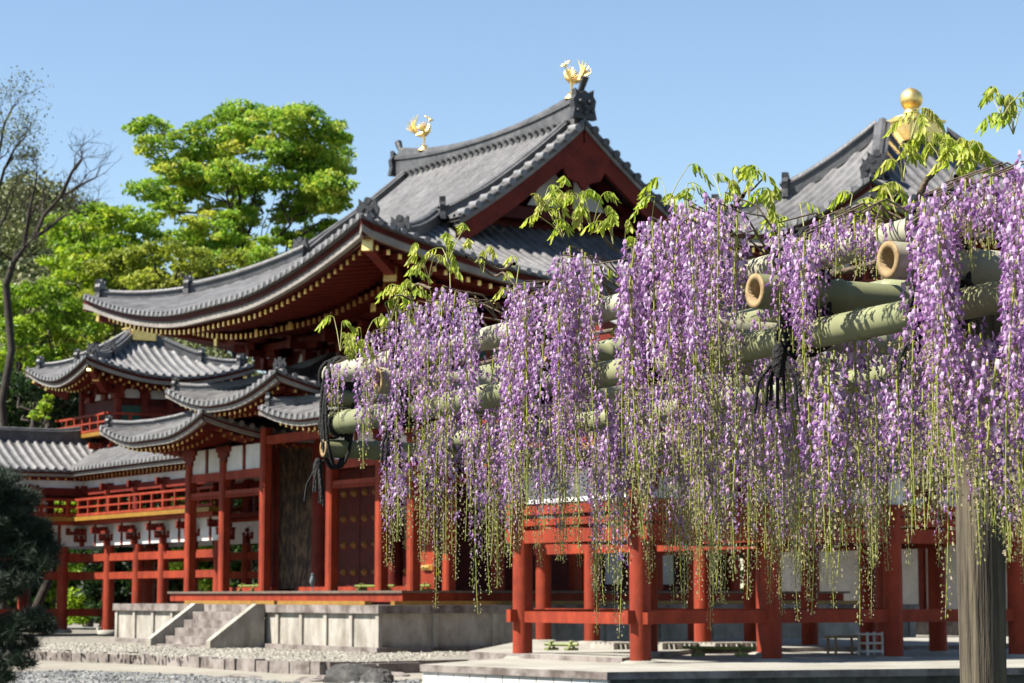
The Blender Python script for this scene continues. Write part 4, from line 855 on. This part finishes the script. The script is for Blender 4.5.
# ---------------------------------------------------------------- bamboo trellis
TA, TB = at_z(335, 374, 2.62)[:2], at_z(1000, 207, 2.62)[:2]
TP = (TB - TA) / np.linalg.norm(TB - TA); TQ = np.array([TP[1], -TP[0]]); # TQ points away from the camera, to the right
if TQ @ np.array([.847, -.531]) < 0: TQ = -TQ
def tp(p, q, z): a = TA + TP * p + TQ * q; return np.array([a[0], a[1], z])
trellis = thing('bamboo_trellis', tp(4.9, .05, 0), 'weathered green bamboo trellis lashed with black rope on a log post', 'trellis')
def culm(A_, B_, r0, r1, m, cutA=True, cutB=True, node=.34):
    A_, B_ = np.array(A_), np.array(B_); L = np.linalg.norm(B_ - A_); d = (B_ - A_) / L; ts, rs = [0], [r0]; t = RNG.uniform(.1, node)
    while t < L - .05:
        r = r0 + (r1 - r0) * t / L
        for o, k in ((-.05, 1), (-.013, 1.0), (-.005, 1.10), (.004, 1.10), (.010, .97), (.05, 1)): ts.append(t + o); rs.append(r * k)
        t += node * RNG.uniform(.8, 1.2)
    ts.append(L); rs.append(r1); ts = np.array(ts); o = np.argsort(ts); ts, rs = np.clip(ts[o], 0, L), np.array(rs)[o]
    mb = MB(); bow = np.sin(ts / L * math.pi) * .012; mb.tube(A_ + d * ts[:, None] + np.stack([0 * ts, 0 * ts, -bow], -1), rs, 20, caps=False); pole = mb.build('bamboo_pole', M[m], trellis)
    for e, p, dd, r in ((cutA, A_, -d, r0), (cutB, B_, d, r1)):
        if not e: continue
        mb = MB(); ref = np.cross(dd, [0, 0, 1.]); ref /= np.linalg.norm(ref); b2 = np.cross(dd, ref); th = np.linspace(0, 2 * math.pi, 20, endpoint=True)
        ring = lambda rr, dp, oval=1: p + dd * dp + rr * (np.cos(th)[:, None] * ref * oval + np.sin(th)[:, None] * b2)
        mb.grid(np.array([ring(r, .0), ring(r * .99, .004), ring(r * .66, .004), ring(r * .60, -.05), ring(r * .3, -.065), ring(.001, -.066)]), 0, True)
        mb.build('cut_end', M['cut'], pole)
culm(tp(-.06, 0, 2.62), tp(6.2, 0, 2.62), .047, .040, 'bamboo_old', cutB=True)
culm(tp(-.02, 0, 2.39), tp(6.2, 0, 2.39), .051, .041, 'bamboo', cutB=True)
for q in (.55, 1.1, 1.7, 2.4, 3.1): culm(tp(-.1, q, 2.60), tp(6.4, q, 2.60), .045, .04, 'bamboo', cutB=True)
for q in (.6, 1.5, 2.6): culm(tp(-.1, q, 2.33), tp(6.4, q, 2.33), .042, .04, 'bamboo', cutB=True)
CROSS = [.03, .93, 2.25, 3.1, 4.05, 4.75]
for k, p in enumerate(CROSS):
    culm(tp(p, (-.05, -.15, .0, .0, -.17, -.17)[k], 2.505), tp(p, 3.6, 2.505), (.041, .056, .045, .045, .053, .052)[k], .042, 'bamboo_old' if k % 2 else 'bamboo', cutB=True)
culm(tp(.02, -.06, 2.275), tp(.02, 3.4, 2.275), .042, .04, 'bamboo', cutB=True)
def lashing(p, tassel=True, zz=(2.27, 2.68)):
    mb = MB()
    for o in (-.035, -.012, .014, .036):
        th = np.linspace(0, 2 * math.pi, 24); cz, hz = (zz[0] + zz[1]) / 2, (zz[1] - zz[0]) / 2 + .035
        P = np.array([tp(p + o + .012 * math.sin(3 * a + o * 90), -.0 + .066 * math.cos(a) * (1 + .1 * math.sin(2 * a)), cz + hz * math.sin(a)) for a in th]); mb.tube(P, .0075, 6, caps=False)
    for o in (-.06, .07):     # turns round each culm
        for z, r in ((2.62, .064), (2.39, .062)):
            th = np.linspace(0, 2 * math.pi, 18); mb.tube(np.array([tp(p + o + .015 * math.sin(a), r * math.cos(a), z + r * math.sin(a)) for a in th]), .009, 6, caps=False)
    if tassel:
        c = tp(p, -.09, zz[0] - .04)
        for k in range(7):
            d = RNG.normal(size=3) * .018; e = c + [d[0] * 1.6, d[1] * 1.6, -.05 - abs(d[2])]; f = c + [d[0] * 1.9, d[1] * 1.9, -.09 - RNG.uniform(0, .08)]
            mb.tube([tp(p, -.06, zz[0]), c + d * .3, e, f], .0055, 6)
        mb.tube([c + [0, 0, .05], c + [0, 0, .02], c - [0, 0, .03], c - [0, 0, .06]], [.010, .022, .024, .010], 10)
    mb.build('rope_lashing', M['rope'], trellis)
for k, p in enumerate(CROSS): lashing(p, True, (2.22, 2.66) if k == 0 else (2.35, 2.67))
pc = tp(4.57, .25, 0); mb = MB(); zz = np.linspace(-.4, 2.56, 12); mb.tube([(pc[0] + .004 * (z - 1.2), pc[1] + .01 * math.sin(z), z) for z in zz], .066 + .003 * np.sin(zz * 4), 22)
mb.build('log_post', M['post'], trellis)
# ---------------------------------------------------------------- wisteria
vine = thing('wisteria_vine', tp(2.5, .3, 2.5), 'wisteria vine hung with long purple and yellow green flower racemes over the trellis', 'wisteria')
def raceme_arrays(L, seed, fade=0.0, wide=1.0):
    """one raceme hanging from the origin: stalk MB and blossom MB. fade = share of the top already shedding"""
    R_ = np.random.default_rng(seed); st, fl = MB(), MB(); n = 16; t = np.linspace(0, 1, n); a0 = R_.uniform(0, 6.3); bend = R_.uniform(.0, .05) * L
    ax = np.stack([bend * np.sin(t * 2.6) * math.cos(a0), bend * np.sin(t * 2.6) * math.sin(a0), -L * t], -1)
    st.tube(ax, np.linspace(.0034, .0013, n), 5, caps=False, tone=.12)
    nf = int(L * 185); i = np.arange(nf); tt = (i + R_.random(nf)) / nf; az = i * 2.39996 + R_.normal(0, .25, nf)
    open_end = .50 - .24 * fade + R_.uniform(-.06, .08)
    base = np.stack([np.interp(tt, t, ax[:, k]) for k in range(3)], -1)
    out = np.stack([np.cos(az), np.sin(az), np.zeros(nf)], -1)
    stage = np.clip((tt - open_end) / .5, 0, 1)              # 0 open .. 1 bud at the tip
    pl = (.036 - .012 * np.clip(tt / open_end, 0, 1) - .014 * stage) * R_.uniform(.75, 1.2, nf) * wide
    tipp = base + out * pl[:, None] + np.stack([0 * pl, 0 * pl, pl * (.15 - .55 * (1 - stage))], -1)
    side = np.cross(out, [0, 0, 1.])
    # pedicels
    w_ = .0011; V = np.stack([base - side * w_, base + side * w_, tipp + side * w_, tipp - side * w_], 1).reshape(-1, 3)
    st.add(V, np.arange(4 * nf).reshape(nf, 4), 0, False, np.repeat(np.clip(.35 + .3 * R_.random(nf), 0, 1), 4))
    gone = (R_.random(nf) < fade * .85) | ((stage > 0) & (R_.random(nf) < .25 + .3 * fade))
    op = (stage <= .02) & ~gone; half = (stage > .02) & (stage < .55) & ~gone
    def florets(sel, size, tb):
        k = sel.sum()
        if not k: return
        p = tipp[sel]; o = out[sel]; s_ = side[sel]; dn = np.array([0, 0, -1.]); j = R_.normal(size=(k, 3)) * .35
        f = o + dn * .25 + j * .6; f /= np.linalg.norm(f, axis=1)[:, None]        # facing direction
        s2 = np.cross(f, [0, 0, 1.]); s2 /= np.linalg.norm(s2, axis=1)[:, None]; u_ = np.cross(s2, f); sz = (size * R_.uniform(.75, 1.2, k))[:, None]; tn = np.clip(tb + R_.normal(0, .13, k), 0, 1)
        # banner: reflexed shield of four quads
        c = p + f * sz * .1; rows = [(-.15, .22, .05), (.5, .50, .12), (1.1, .26, -.10)]; grid_ = []
        for hgt, wd, fwd in rows:
            for q in (-1, 0, 1): grid_.append(c + u_ * sz * hgt + s2 * sz * wd * q + f * sz * (fwd - .22 * abs(q)))
        V = np.stack(grid_, 1).reshape(-1, 3); b = np.arange(k)[:, None] * 9; F_ = np.concatenate([b + [0, 1, 4, 3], b + [1, 2, 5, 4], b + [3, 4, 7, 6], b + [4, 5, 8, 7]]); fl.add(V, F_, 0, False, np.repeat(np.clip(tn + .21, 0, 1), 9))
        # wings and keel
        V = []
        for q in (-1, 1):
            V += [c - u_ * sz * .1, c + f * sz * .4 + s2 * sz * .22 * q - u_ * sz * .1, c + f * sz * 1.0 + s2 * sz * .1 * q - u_ * sz * .6, c + f * sz * .45 - u_ * sz * .75]
        V = np.stack(V, 1).reshape(-1, 3); b = np.arange(k)[:, None] * 8; fl.add(V, np.concatenate([b + [0, 1, 2, 3], b + [4, 7, 6, 5]]), 0, False, np.repeat(np.clip(tn - .2, 0, 1), 8))
    florets(op, .0165 * wide, .52); florets(half, .0105 * wide, .40)
    # buds and spent calyxes
    rest = ~op & ~half; k = rest.sum()
    if k:
        p = tipp[rest]; o = out[rest]; s_ = side[rest]; l = (.0105 - .004 * stage[rest])[:, None] * R_.uniform(.7, 1.3, (k, 1)); dn = np.array([0, 0, -1.]) * .6
        V = np.stack([p, p + o * l * .5 + s_ * l * .26, p + (o + dn) * l, p + o * l * .5 - s_ * l * .26], 1).reshape(-1, 3); st.add(V, np.arange(4 * k).reshape(k, 4), 0, False, np.repeat(np.clip(R_.normal(.72, .2, k), 0, 1), 4))
        V = np.stack([p, p + o * l * .5 + [0, 0, .4] * l, p + (o + dn) * l, p + (o * .3 + [0, 0, -.8]) * l], 1).reshape(-1, 3); st.add(V, np.arange(4 * k).reshape(k, 4), 0, False, np.repeat(np.clip(R_.normal(.7, .2, k), 0, 1), 4))
    return st, fl
# silhouettes measured on the photograph: where flowers start (top) and where the tips end (bottom)
TOPX = [330, 352, 378, 400, 430, 450, 470, 500, 520, 545, 560, 585, 600, 615, 628, 640, 665, 690, 720, 745, 770, 790, 815, 850, 880, 905, 930, 960, 990, 1030, 1100]
TOPY = [355, 342, 318, 294, 280, 280, 276, 286, 274, 250, 236, 238, 270, 270, 236, 214, 196, 188, 180, 184, 205, 216, 205, 202, 206, 206, 185, 165, 160, 135, 110]
BOTX = [330, 385, 400, 440, 470, 500, 525, 560, 600, 625, 650, 690, 740, 775, 800, 830, 860, 885, 910, 950, 985, 1020, 1100]
BOTY = [460, 560, 575, 585, 590, 560, 520, 555, 600, 560, 555, 570, 590, 560, 575, 565, 575, 545, 500, 505, 540, 590, 560]
specs = []     # (point, length, fade, kind)
def place(px0, px1, n, q0, q1, mode, l0, l1, fade, jit=10):
    k = 0; tries = 0
    while k < n and tries < 6000:
        tries += 1; p = RNG.uniform(-.15, 6.0); q = RNG.uniform(q0, q1); x, y = proj(tp(p, q, 2.5))
        if not (px0 <= x <= px1): continue
        base = tp(p, q, 2.5); D_ = base[0] * .531 + base[1] * .847; ty = np.interp(x, TOPX, TOPY); by = np.interp(x, BOTX, BOTY) + RNG.normal(0, 22)
        if mode == 'top': y0 = ty + abs(RNG.normal(0, 1)) * jit + 6
        elif mode == 'mid': y0 = proj(tp(p, q, 2.58))[1] + RNG.uniform(-10, 30)
        elif mode == 'under': y0 = proj(tp(p, q, RNG.uniform(2.18, 2.32)))[1]
        else: y0 = proj(tp(p, q, RNG.uniform(2.18, 2.48)))[1]
        z = at_d(x, y0, D_)[2]; L = RNG.uniform(l0, l1)
        if mode != 'top': L = np.clip((by - y0) * D_ / FPX, .45, 1.5) * RNG.uniform(.78, 1.08)
        specs.append((np.array([base[0], base[1], z]), L, float(np.clip(RNG.normal(fade, .2), 0, 1)), mode)); k += 1
# bunches in front of the front culms
for a, b, n, l0, l1, jit in ((326, 344, 2, .16, .26, 8), (356, 376, 3, .30, .45, 16), (384, 430, 8, .5, .85, 20), (438, 474, 7, .55, .95, 22), (504, 546, 8, .5, .95, 26), (550, 594, 9, .6, 1.0, 26), (626, 668, 10, .6, 1.0, 30), (668, 702, 9, .6, .95, 26), (706, 740, 7, .45, .75, 26), (778, 822, 7, .32, .48, 22), (826, 880, 7, .10, .17, 8), (918, 950, 10, .6, 1.0, 22), (950, 1004, 9, .12, .22, 14), (1004, 1040, 8, .6, .95, 40)):
    place(a, b, n, -.22, -.07, 'top', l0, l1, .15, jit)
place(935, 1022, 12, -.12, .06, 'under', .6, 1, .3)
place(700, 910, 9, -.12, .05, 'under', .6, 1, .4)
place(476, 526, 6, -.10, .06, 'under', .6, 1, .4)
place(586, 630, 4, -.10, .06, 'under', .6, 1, .4)
place(384, 440, 3, -.10, .06, 'under', .6, 1, .4)
place(340, 640, 11, .12, .5, 'mid', .6, 1, .45)
place(640, 1040, 12, .12, .5, 'mid', .6, 1, .45)
place(384, 640, 24, .07, .5, 'low', .6, 1, .5)
place(640, 1050, 34, .07, .5, 'low', .6, 1, .5)
place(420, 640, 20, .5, 1.5, 'mid', .6, 1, .5)
place(640, 1060, 42, .5, 1.5, 'mid', .6, 1, .5)
place(500, 1060, 56, 1.5, 3.0, 'mid', .6, 1, .5)
place(530, 700, 16, .5, 2.6, 'low', .6, 1, .55)
place(700, 1060, 44, .5, 2.6, 'low', .6, 1, .55)
place(1060, 1900, 46, -.2, 3.0, 'mid', .6, 1, .4)      # the trellis goes on past the right edge of the view
place(1060, 1900, 26, -.2, 2.4, 'low', .6, 1, .5)
VAR = {}
def variant(L, fade, k):
    key = (round(L * 8) / 8, round(fade * 3) / 3, k)
    if key not in VAR:
        L_, f_, k_ = key; VAR[key] = raceme_arrays(max(.2, L_), hash((int(L_ * 8), int(f_ * 3), k_)) % 99991, f_, 1.0)
    return key, VAR[key]
def dist(sp): return np.linalg.norm(sp[0][:2]) + (.0 if sp[3] in ('top', 'under') else .8) + (50 if proj(sp[0])[0] > 1040 else 0)
specs.sort(key=dist); DONE = {}; SST, SFL = MB(), MB()
for i, (P, L, fd, mode) in enumerate(specs):
    key, (st, fl) = variant(L, fd, int(RNG.integers(0, 3))); kk = L / max(.2, key[0]); kk = float(np.clip(kk, .85, 1.15)); rot = RNG.uniform(0, 6.3)
    if i < 100:
        if key not in DONE:
            a = st.build('flower_raceme', M['stalk'], None); b = fl.build('blossoms', M['petal'], None) if fl.n else None; DONE[key] = (a, b)
        else:
            a, b = (o.copy() if o else None for o in DONE[key]); [COL.objects.link(o) for o in (a, b) if o]
        a.parent = vine; a.location = P - np.array(vine['_o']); a.rotation_euler = (RNG.normal(0, .035), RNG.normal(0, .035), rot); a.scale = (kk, kk, kk)
        if b: b.parent = a; b.location = (0, 0, 0)
    else:
        c, s_ = math.cos(rot), math.sin(rot)
        for src, dst in ((st, SST), (fl, SFL)):
            if not src.n: continue
            V = np.vstack(src.v) * kk; V = np.stack([V[:, 0] * c - V[:, 1] * s_, V[:, 0] * s_ + V[:, 1] * c, V[:, 2]], -1) + P
            n0 = dst.n; dst.v.append(V); dst.tone.append(np.concatenate(src.tone)); dst.f += [(f_ + n0, m_, q_) for f_, m_, q_ in src.f]; dst.n += len(V)
SM = SST; n0 = SM.n; SM.v += SFL.v; SM.tone += SFL.tone; SM.f += [(f_ + n0, 1, q_) for f_, m_, q_ in SFL.f]; SM.n += SFL.n
kind(SM.build('flower_racemes', [M['stalk'], M['petal']], vine), 'stuff')
# woody stems lying over the trellis, twigs that carry the racemes
mb = MB()
for q, z in ((.32, 2.675), (.5, 2.67), (.9, 2.69), (1.6, 2.68), (2.4, 2.68)):
    t_ = np.linspace(-.1, 6.1, 40); P = np.array([tp(p, q + .12 * math.sin(2.3 * p + q * 5) + .05 * math.sin(7 * p), z + .03 * math.sin(3.1 * p + q)) for p in t_]); mb.tube(P, .010, 7, caps=False); mb.build('vine_stem', M['vine'], vine); mb = MB()
for x, y, D0, dx, dy in ((470, 262, 8.8, 50, 22), (515, 268, 8.4, -40, -8), (600, 236, 8.0, 36, 20), (745, 200, 7.2, -30, 16), (735, 196, 7.25, 26, -14), (850, 214, 6.7, 60, -14), (960, 176, 6.35, -36, 26), (430, 285, 9.0, -34, 16)):
    k_ = np.linspace(0, 1, 14); P = np.array([at_d(x + dx * a + 4 * math.sin(7 * a + x), y + dy * a + 5 * math.sin(9 * a + y), D0 + .1 * math.sin(4 * a)) for a in k_]); mb.tube(P, .0075 - .005 * k_, 6, caps=False); mb.build('woody_shoot', M['vine'], vine); mb = MB()
mb = MB()
for P, L, fd, mode in specs:
    if mode in ('low', 'under'): continue
    w0 = np.array([P[0], P[1]]) - TA; p, q = w0 @ TP, w0 @ TQ; p2 = p + RNG.normal(0, .12); a = tp(p2, max(q + .08, .05), 2.66); m_ = (a + P) / 2 + [0, 0, .05]
    mb.tube([a, m_, P + [0, 0, .004]], [.004, .003, .0022], 5, caps=False)
mb.build('vine_twigs', M['vine'], vine)
mb = MB(); b0 = at_d(924, 222, 6.45); mb.tube([b0, at_d(918, 200, 6.45), at_d(926, 180, 6.43), at_d(946, 162, 6.42), at_d(962, 150, 6.4)], [.016, .012, .009, .006, .003], 8); mb.build('upright_vine_shoot', M['vine'], vine)
# compound leaves
def leaf_spray(P, d, L, n, droop, tone, scale=1.0):
    mb = MB(); d = np.array(d, float); d /= np.linalg.norm(d); t = np.linspace(0, 1, 8)[:, None]; ax = np.array(P) + d * L * t + np.array([0, 0, -1.]) * droop * L * t ** 2
    mb.tube(ax, np.linspace(.0018, .0007, 8), 4, caps=False, tone=tone)
    for k in range(n):
        u_ = .25 + .75 * (k // 2) / max(1, n // 2 - 1) if k < n - 1 else 1.0; u_ = min(u_, 1.0); c = np.array([np.interp(u_, t[:, 0], ax[:, j]) for j in range(3)]); sgn = 1 if k % 2 else -1
        sd_ = np.cross(d, [0, 0, 1.]); sd_ /= np.linalg.norm(sd_) + 1e-9; ld = sd_ * sgn * RNG.uniform(.15, .5) + d * RNG.uniform(.1, .4) + np.array([0, 0, -1.]) * RNG.uniform(.5, 1.5)
        if k == n - 1: ld = d * .6 + np.array([0, 0, -1.])
        ld /= np.linalg.norm(ld); wv = np.cross(ld, d + RNG.normal(size=3) * .4); wv /= np.linalg.norm(wv); nn = np.cross(ld, wv); ln = RNG.uniform(.028, .046) * scale; wd = ln * .19; rows = []
        for a_, w_, b_ in ((0, .15, 0), (.25, .85, .03), (.5, 1, .04), (.78, .6, .02), (1, .05, -.06)): rows.append([c + ld * ln * a_ + wv * wd * w_ * q + nn * ln * (b_ - .10 * abs(q)) for q in (-1, 0, 1)])
        mb.grid(np.array(rows), 0, True, tone=float(np.clip(tone + RNG.normal(0, .15), 0, 1)))
    mb.build('compound_leaf', M['wleaf'], vine)
LC = [(345, 335, 9.6, 5, .5, 14), (362, 345, 9.5, 3, .5, 10), (395, 305, 9.2, 5, .45, 16), (412, 290, 9.1, 4, .5, 12), (432, 262, 8.9, 4, .6, 14), (455, 248, 8.8, 4, .5, 14), (482, 258, 8.7, 3, .6, 10), (545, 196, 8.2, 6, .5, 14), (560, 222, 8.1, 5, .5, 14), (575, 206, 8.1, 5, .6, 14), (600, 214, 8.0, 5, .45, 12), (612, 228, 7.9, 3, .5, 10), (668, 188, 7.6, 3, .4, 12), (752, 184, 7.2, 4, .4, 12), (765, 196, 7.1, 3, .3, 10), (914, 122, 6.5, 3, .6, 5), (924, 146, 6.5, 5, .55, 9), (942, 150, 6.4, 6, .5, 12), (905, 165, 6.5, 3, .5, 12), (880, 205, 6.6, 3, .5, 10), (965, 155, 6.35, 5, .5, 14), (985, 160, 6.3, 4, .5, 14), (1005, 104, 6.2, 4, .35, 10), (1016, 118, 6.2, 4, .35, 12), (892, 196, 6.55, 3, .5, 8), (870, 215, 6.6, 2, .5, 8), (690, 216, 7.5, 2, .5, 10), (600, 285, 7.9, 2, .4, 14), (625, 325, 8.0, 3, .4, 12)]
LC += [(x, np.interp(x, TOPX, TOPY) + RNG.uniform(-4, 34), np.interp(x, (335, 1000), (9.9, 6.25)), 1, .5, 6) for x in RNG.uniform(340, 1010, 52)]
for x, y, D_, n, tone, sp in LC:
    stem_b = at_d(x + RNG.normal(0, 4), y + 16, D_)
    for k in range(n):
        p = at_d(x + RNG.normal(0, sp * .7), y - 8 + RNG.normal(0, sp * .6), D_ + RNG.normal(0, .06)); az = RNG.uniform(0, 6.3)
        leaf_spray(p, (math.cos(az), math.sin(az), RNG.uniform(.2, 1.6)), RNG.uniform(.06, .10), int(RNG.integers(9, 14)), RNG.uniform(.6, 1.2), tone + RNG.normal(0, .12), 1.0)
        m2 = MB(); m2.tube([stem_b, (stem_b + p) / 2 + [0, 0, .01], p], [.0022, .0018, .0014], 4, caps=False, tone=.4); m2.build('leaf_shoot', M['stalk'], vine)

# ---------------------------------------------------------------- small things about the halls
def barrier(label, p, q, z, hgt=.16, group='low green bamboo barriers'):
    p, q = np.array(p, float), np.array(q, float); c = (p + q) / 2; t = thing('bamboo_barrier', (*c, z), label, 'barrier', group); d = (q - p) / np.linalg.norm(q - p); n = np.array([-d[1], d[0]])
    mb = MB(); mb.tube([(*p, z + hgt), (*((p + q) / 2), z + hgt - .006), (*q, z + hgt)], .035, 10); mb.build('rail', M['green_bamboo'], t)
    for f in (.2, .8):
        m_ = p + (q - p) * f; mb = MB()
        for sg in (-1, 1): mb.beam((*(m_ + n * sg * .16), z + .001), (*(m_ - n * sg * .05), z + hgt + .06), .04, .03, up=(d[0], d[1], 0))
        mb.box((m_[0] - .14, m_[1] - .05, z), (m_[0] + .14, m_[1] + .05, z + .05)); mb.build('cross_foot', M['green_bamboo'], t)
M['green_bamboo'] = mat('green_bamboo', (.17, .20, .035), .5, scale=6, col2=(.10, .13, .03))
barrier('short yellow green bamboo barrier on the veranda between left posts', (29.0, 58.95 + .9), (29.0, 61.2), VZ)
barrier('yellow green bamboo barrier before the studded doors', (29.2, 52.3), (29.2, 54.5), VZ, .13)
barrier('yellow green bamboo barrier on the veranda right of the studded doors', (29.4, 50.8), (29.4, 52.0), VZ, .13)
zpl = lambda x, y, z: at_z(x, y, z)[:2]
barrier('long dark green bamboo barrier on the pale platform behind the front posts', zpl(684, 655.5, KZ), zpl(756, 656.5, KZ), KZ, .16)
barrier('yellow green bamboo barrier beyond the leftmost red platform post', zpl(545, 650, .53), zpl(578, 650.5, .53), .53, .12)
def pallet(label, c, L, ang):
    t = thing('timber_pallet', (*c, .53), label, 'pallet', 'pallets along the platform'); d = np.array([math.cos(ang), math.sin(ang)]); n = np.array([-d[1], d[0]])
    mb = MB()
    for k in range(-2, 3): a = np.array(c) + n * k * .17; mb.beam((*(a - d * L / 2), .53 + .125), (*(a + d * L / 2), .53 + .125), .12, .025)
    mb.build('deck_slats', M['palewood'], t)
    for k in (-.48, -.16, .16, .48):
        a = np.array(c) + d * L * k; mb = MB(); mb.beam((*(a - n * .42), .53 + .0565), (*(a + n * .42), .53 + .0565), .1, .11); mb.build('bearer', M['palewood'], t)
for lb, x in (('pale timber pallet lying just right of the second lit post', 628), ('pale timber pallet behind the middle of the platform posts', 676), ('pale timber pallet partly behind the shaded front post', 728)):
    c = zpl(x, 649, .53); pallet(lb, c, 1.25, math.radians(0))
st = thing('wooden_bench', (*zpl(842, 655, KZ), KZ), 'small plain wooden bench on thin legs under the near wing', 'bench')
c = zpl(842, 655, KZ); mb = MB(); mb.box((c[0] - .32, c[1] - .16, KZ + .34), (c[0] + .42, c[1] + .16, KZ + .39)); mb.build('seat', M['wood'], st)
for a in (-.26, .36):
    for b in (-.12, .12):
        mb = MB(); mb.box((c[0] + a - .02, c[1] + b - .02, KZ), (c[0] + a + .02, c[1] + b + .02, KZ + .34)); mb.build('leg', M['wood'], st)
rk = thing('slatted_rack', (*zpl(871, 655, KZ), KZ), 'small white slatted rack beside the wooden bench', 'rack')
c = zpl(871, 655, KZ); mb = MB()
for x in (-.2, .2):
    mb.box((c[0] + x - .02, c[1] - .15, KZ), (c[0] + x + .02, c[1] - .11, KZ + .46)); mb.box((c[0] + x - .02, c[1] + .11, KZ), (c[0] + x + .02, c[1] + .15, KZ + .46))
mb.build('upright_frame', M['white'], rk); 
for z in (.08, .24, .42):
    mb = MB(); mb.box((c[0] - .26, c[1] - .155, KZ + z - .02), (c[0] + .26, c[1] + .155, KZ + z + .015)); mb.build('shelf', M['white'], rk)
# heron-like bird standing at the veranda edge
bp = np.array([28.45, 55.45, VZ]); mb = MB(); L = lambda a, b, c: bp + [a, b, c]
mb.tube([L(.02, .10, .10), L(.01, .06, .15), L(0, .01, .24), L(-.01, -.03, .34), L(-.015, -.045, .40), L(-.02, -.05, .44), L(-.05, -.06, .45), L(-.10, -.08, .43)], [.008, .045, .085, .07, .045, .045, .025, .004], 12)
for b in (-.025, .025): mb.tube([L(0, b, .16), L(.012, b, .08), L(0, b, .002)], [.014, .008, .008], 6); mb.tube([L(0, b, .008), L(-.05, b, .004)], [.008, .004], 5)
bd = mb.build('bird', M['bird'], None, loc=bp); tag(bd, 'hunched blue grey bird standing at the veranda edge beside a red post', 'bird')
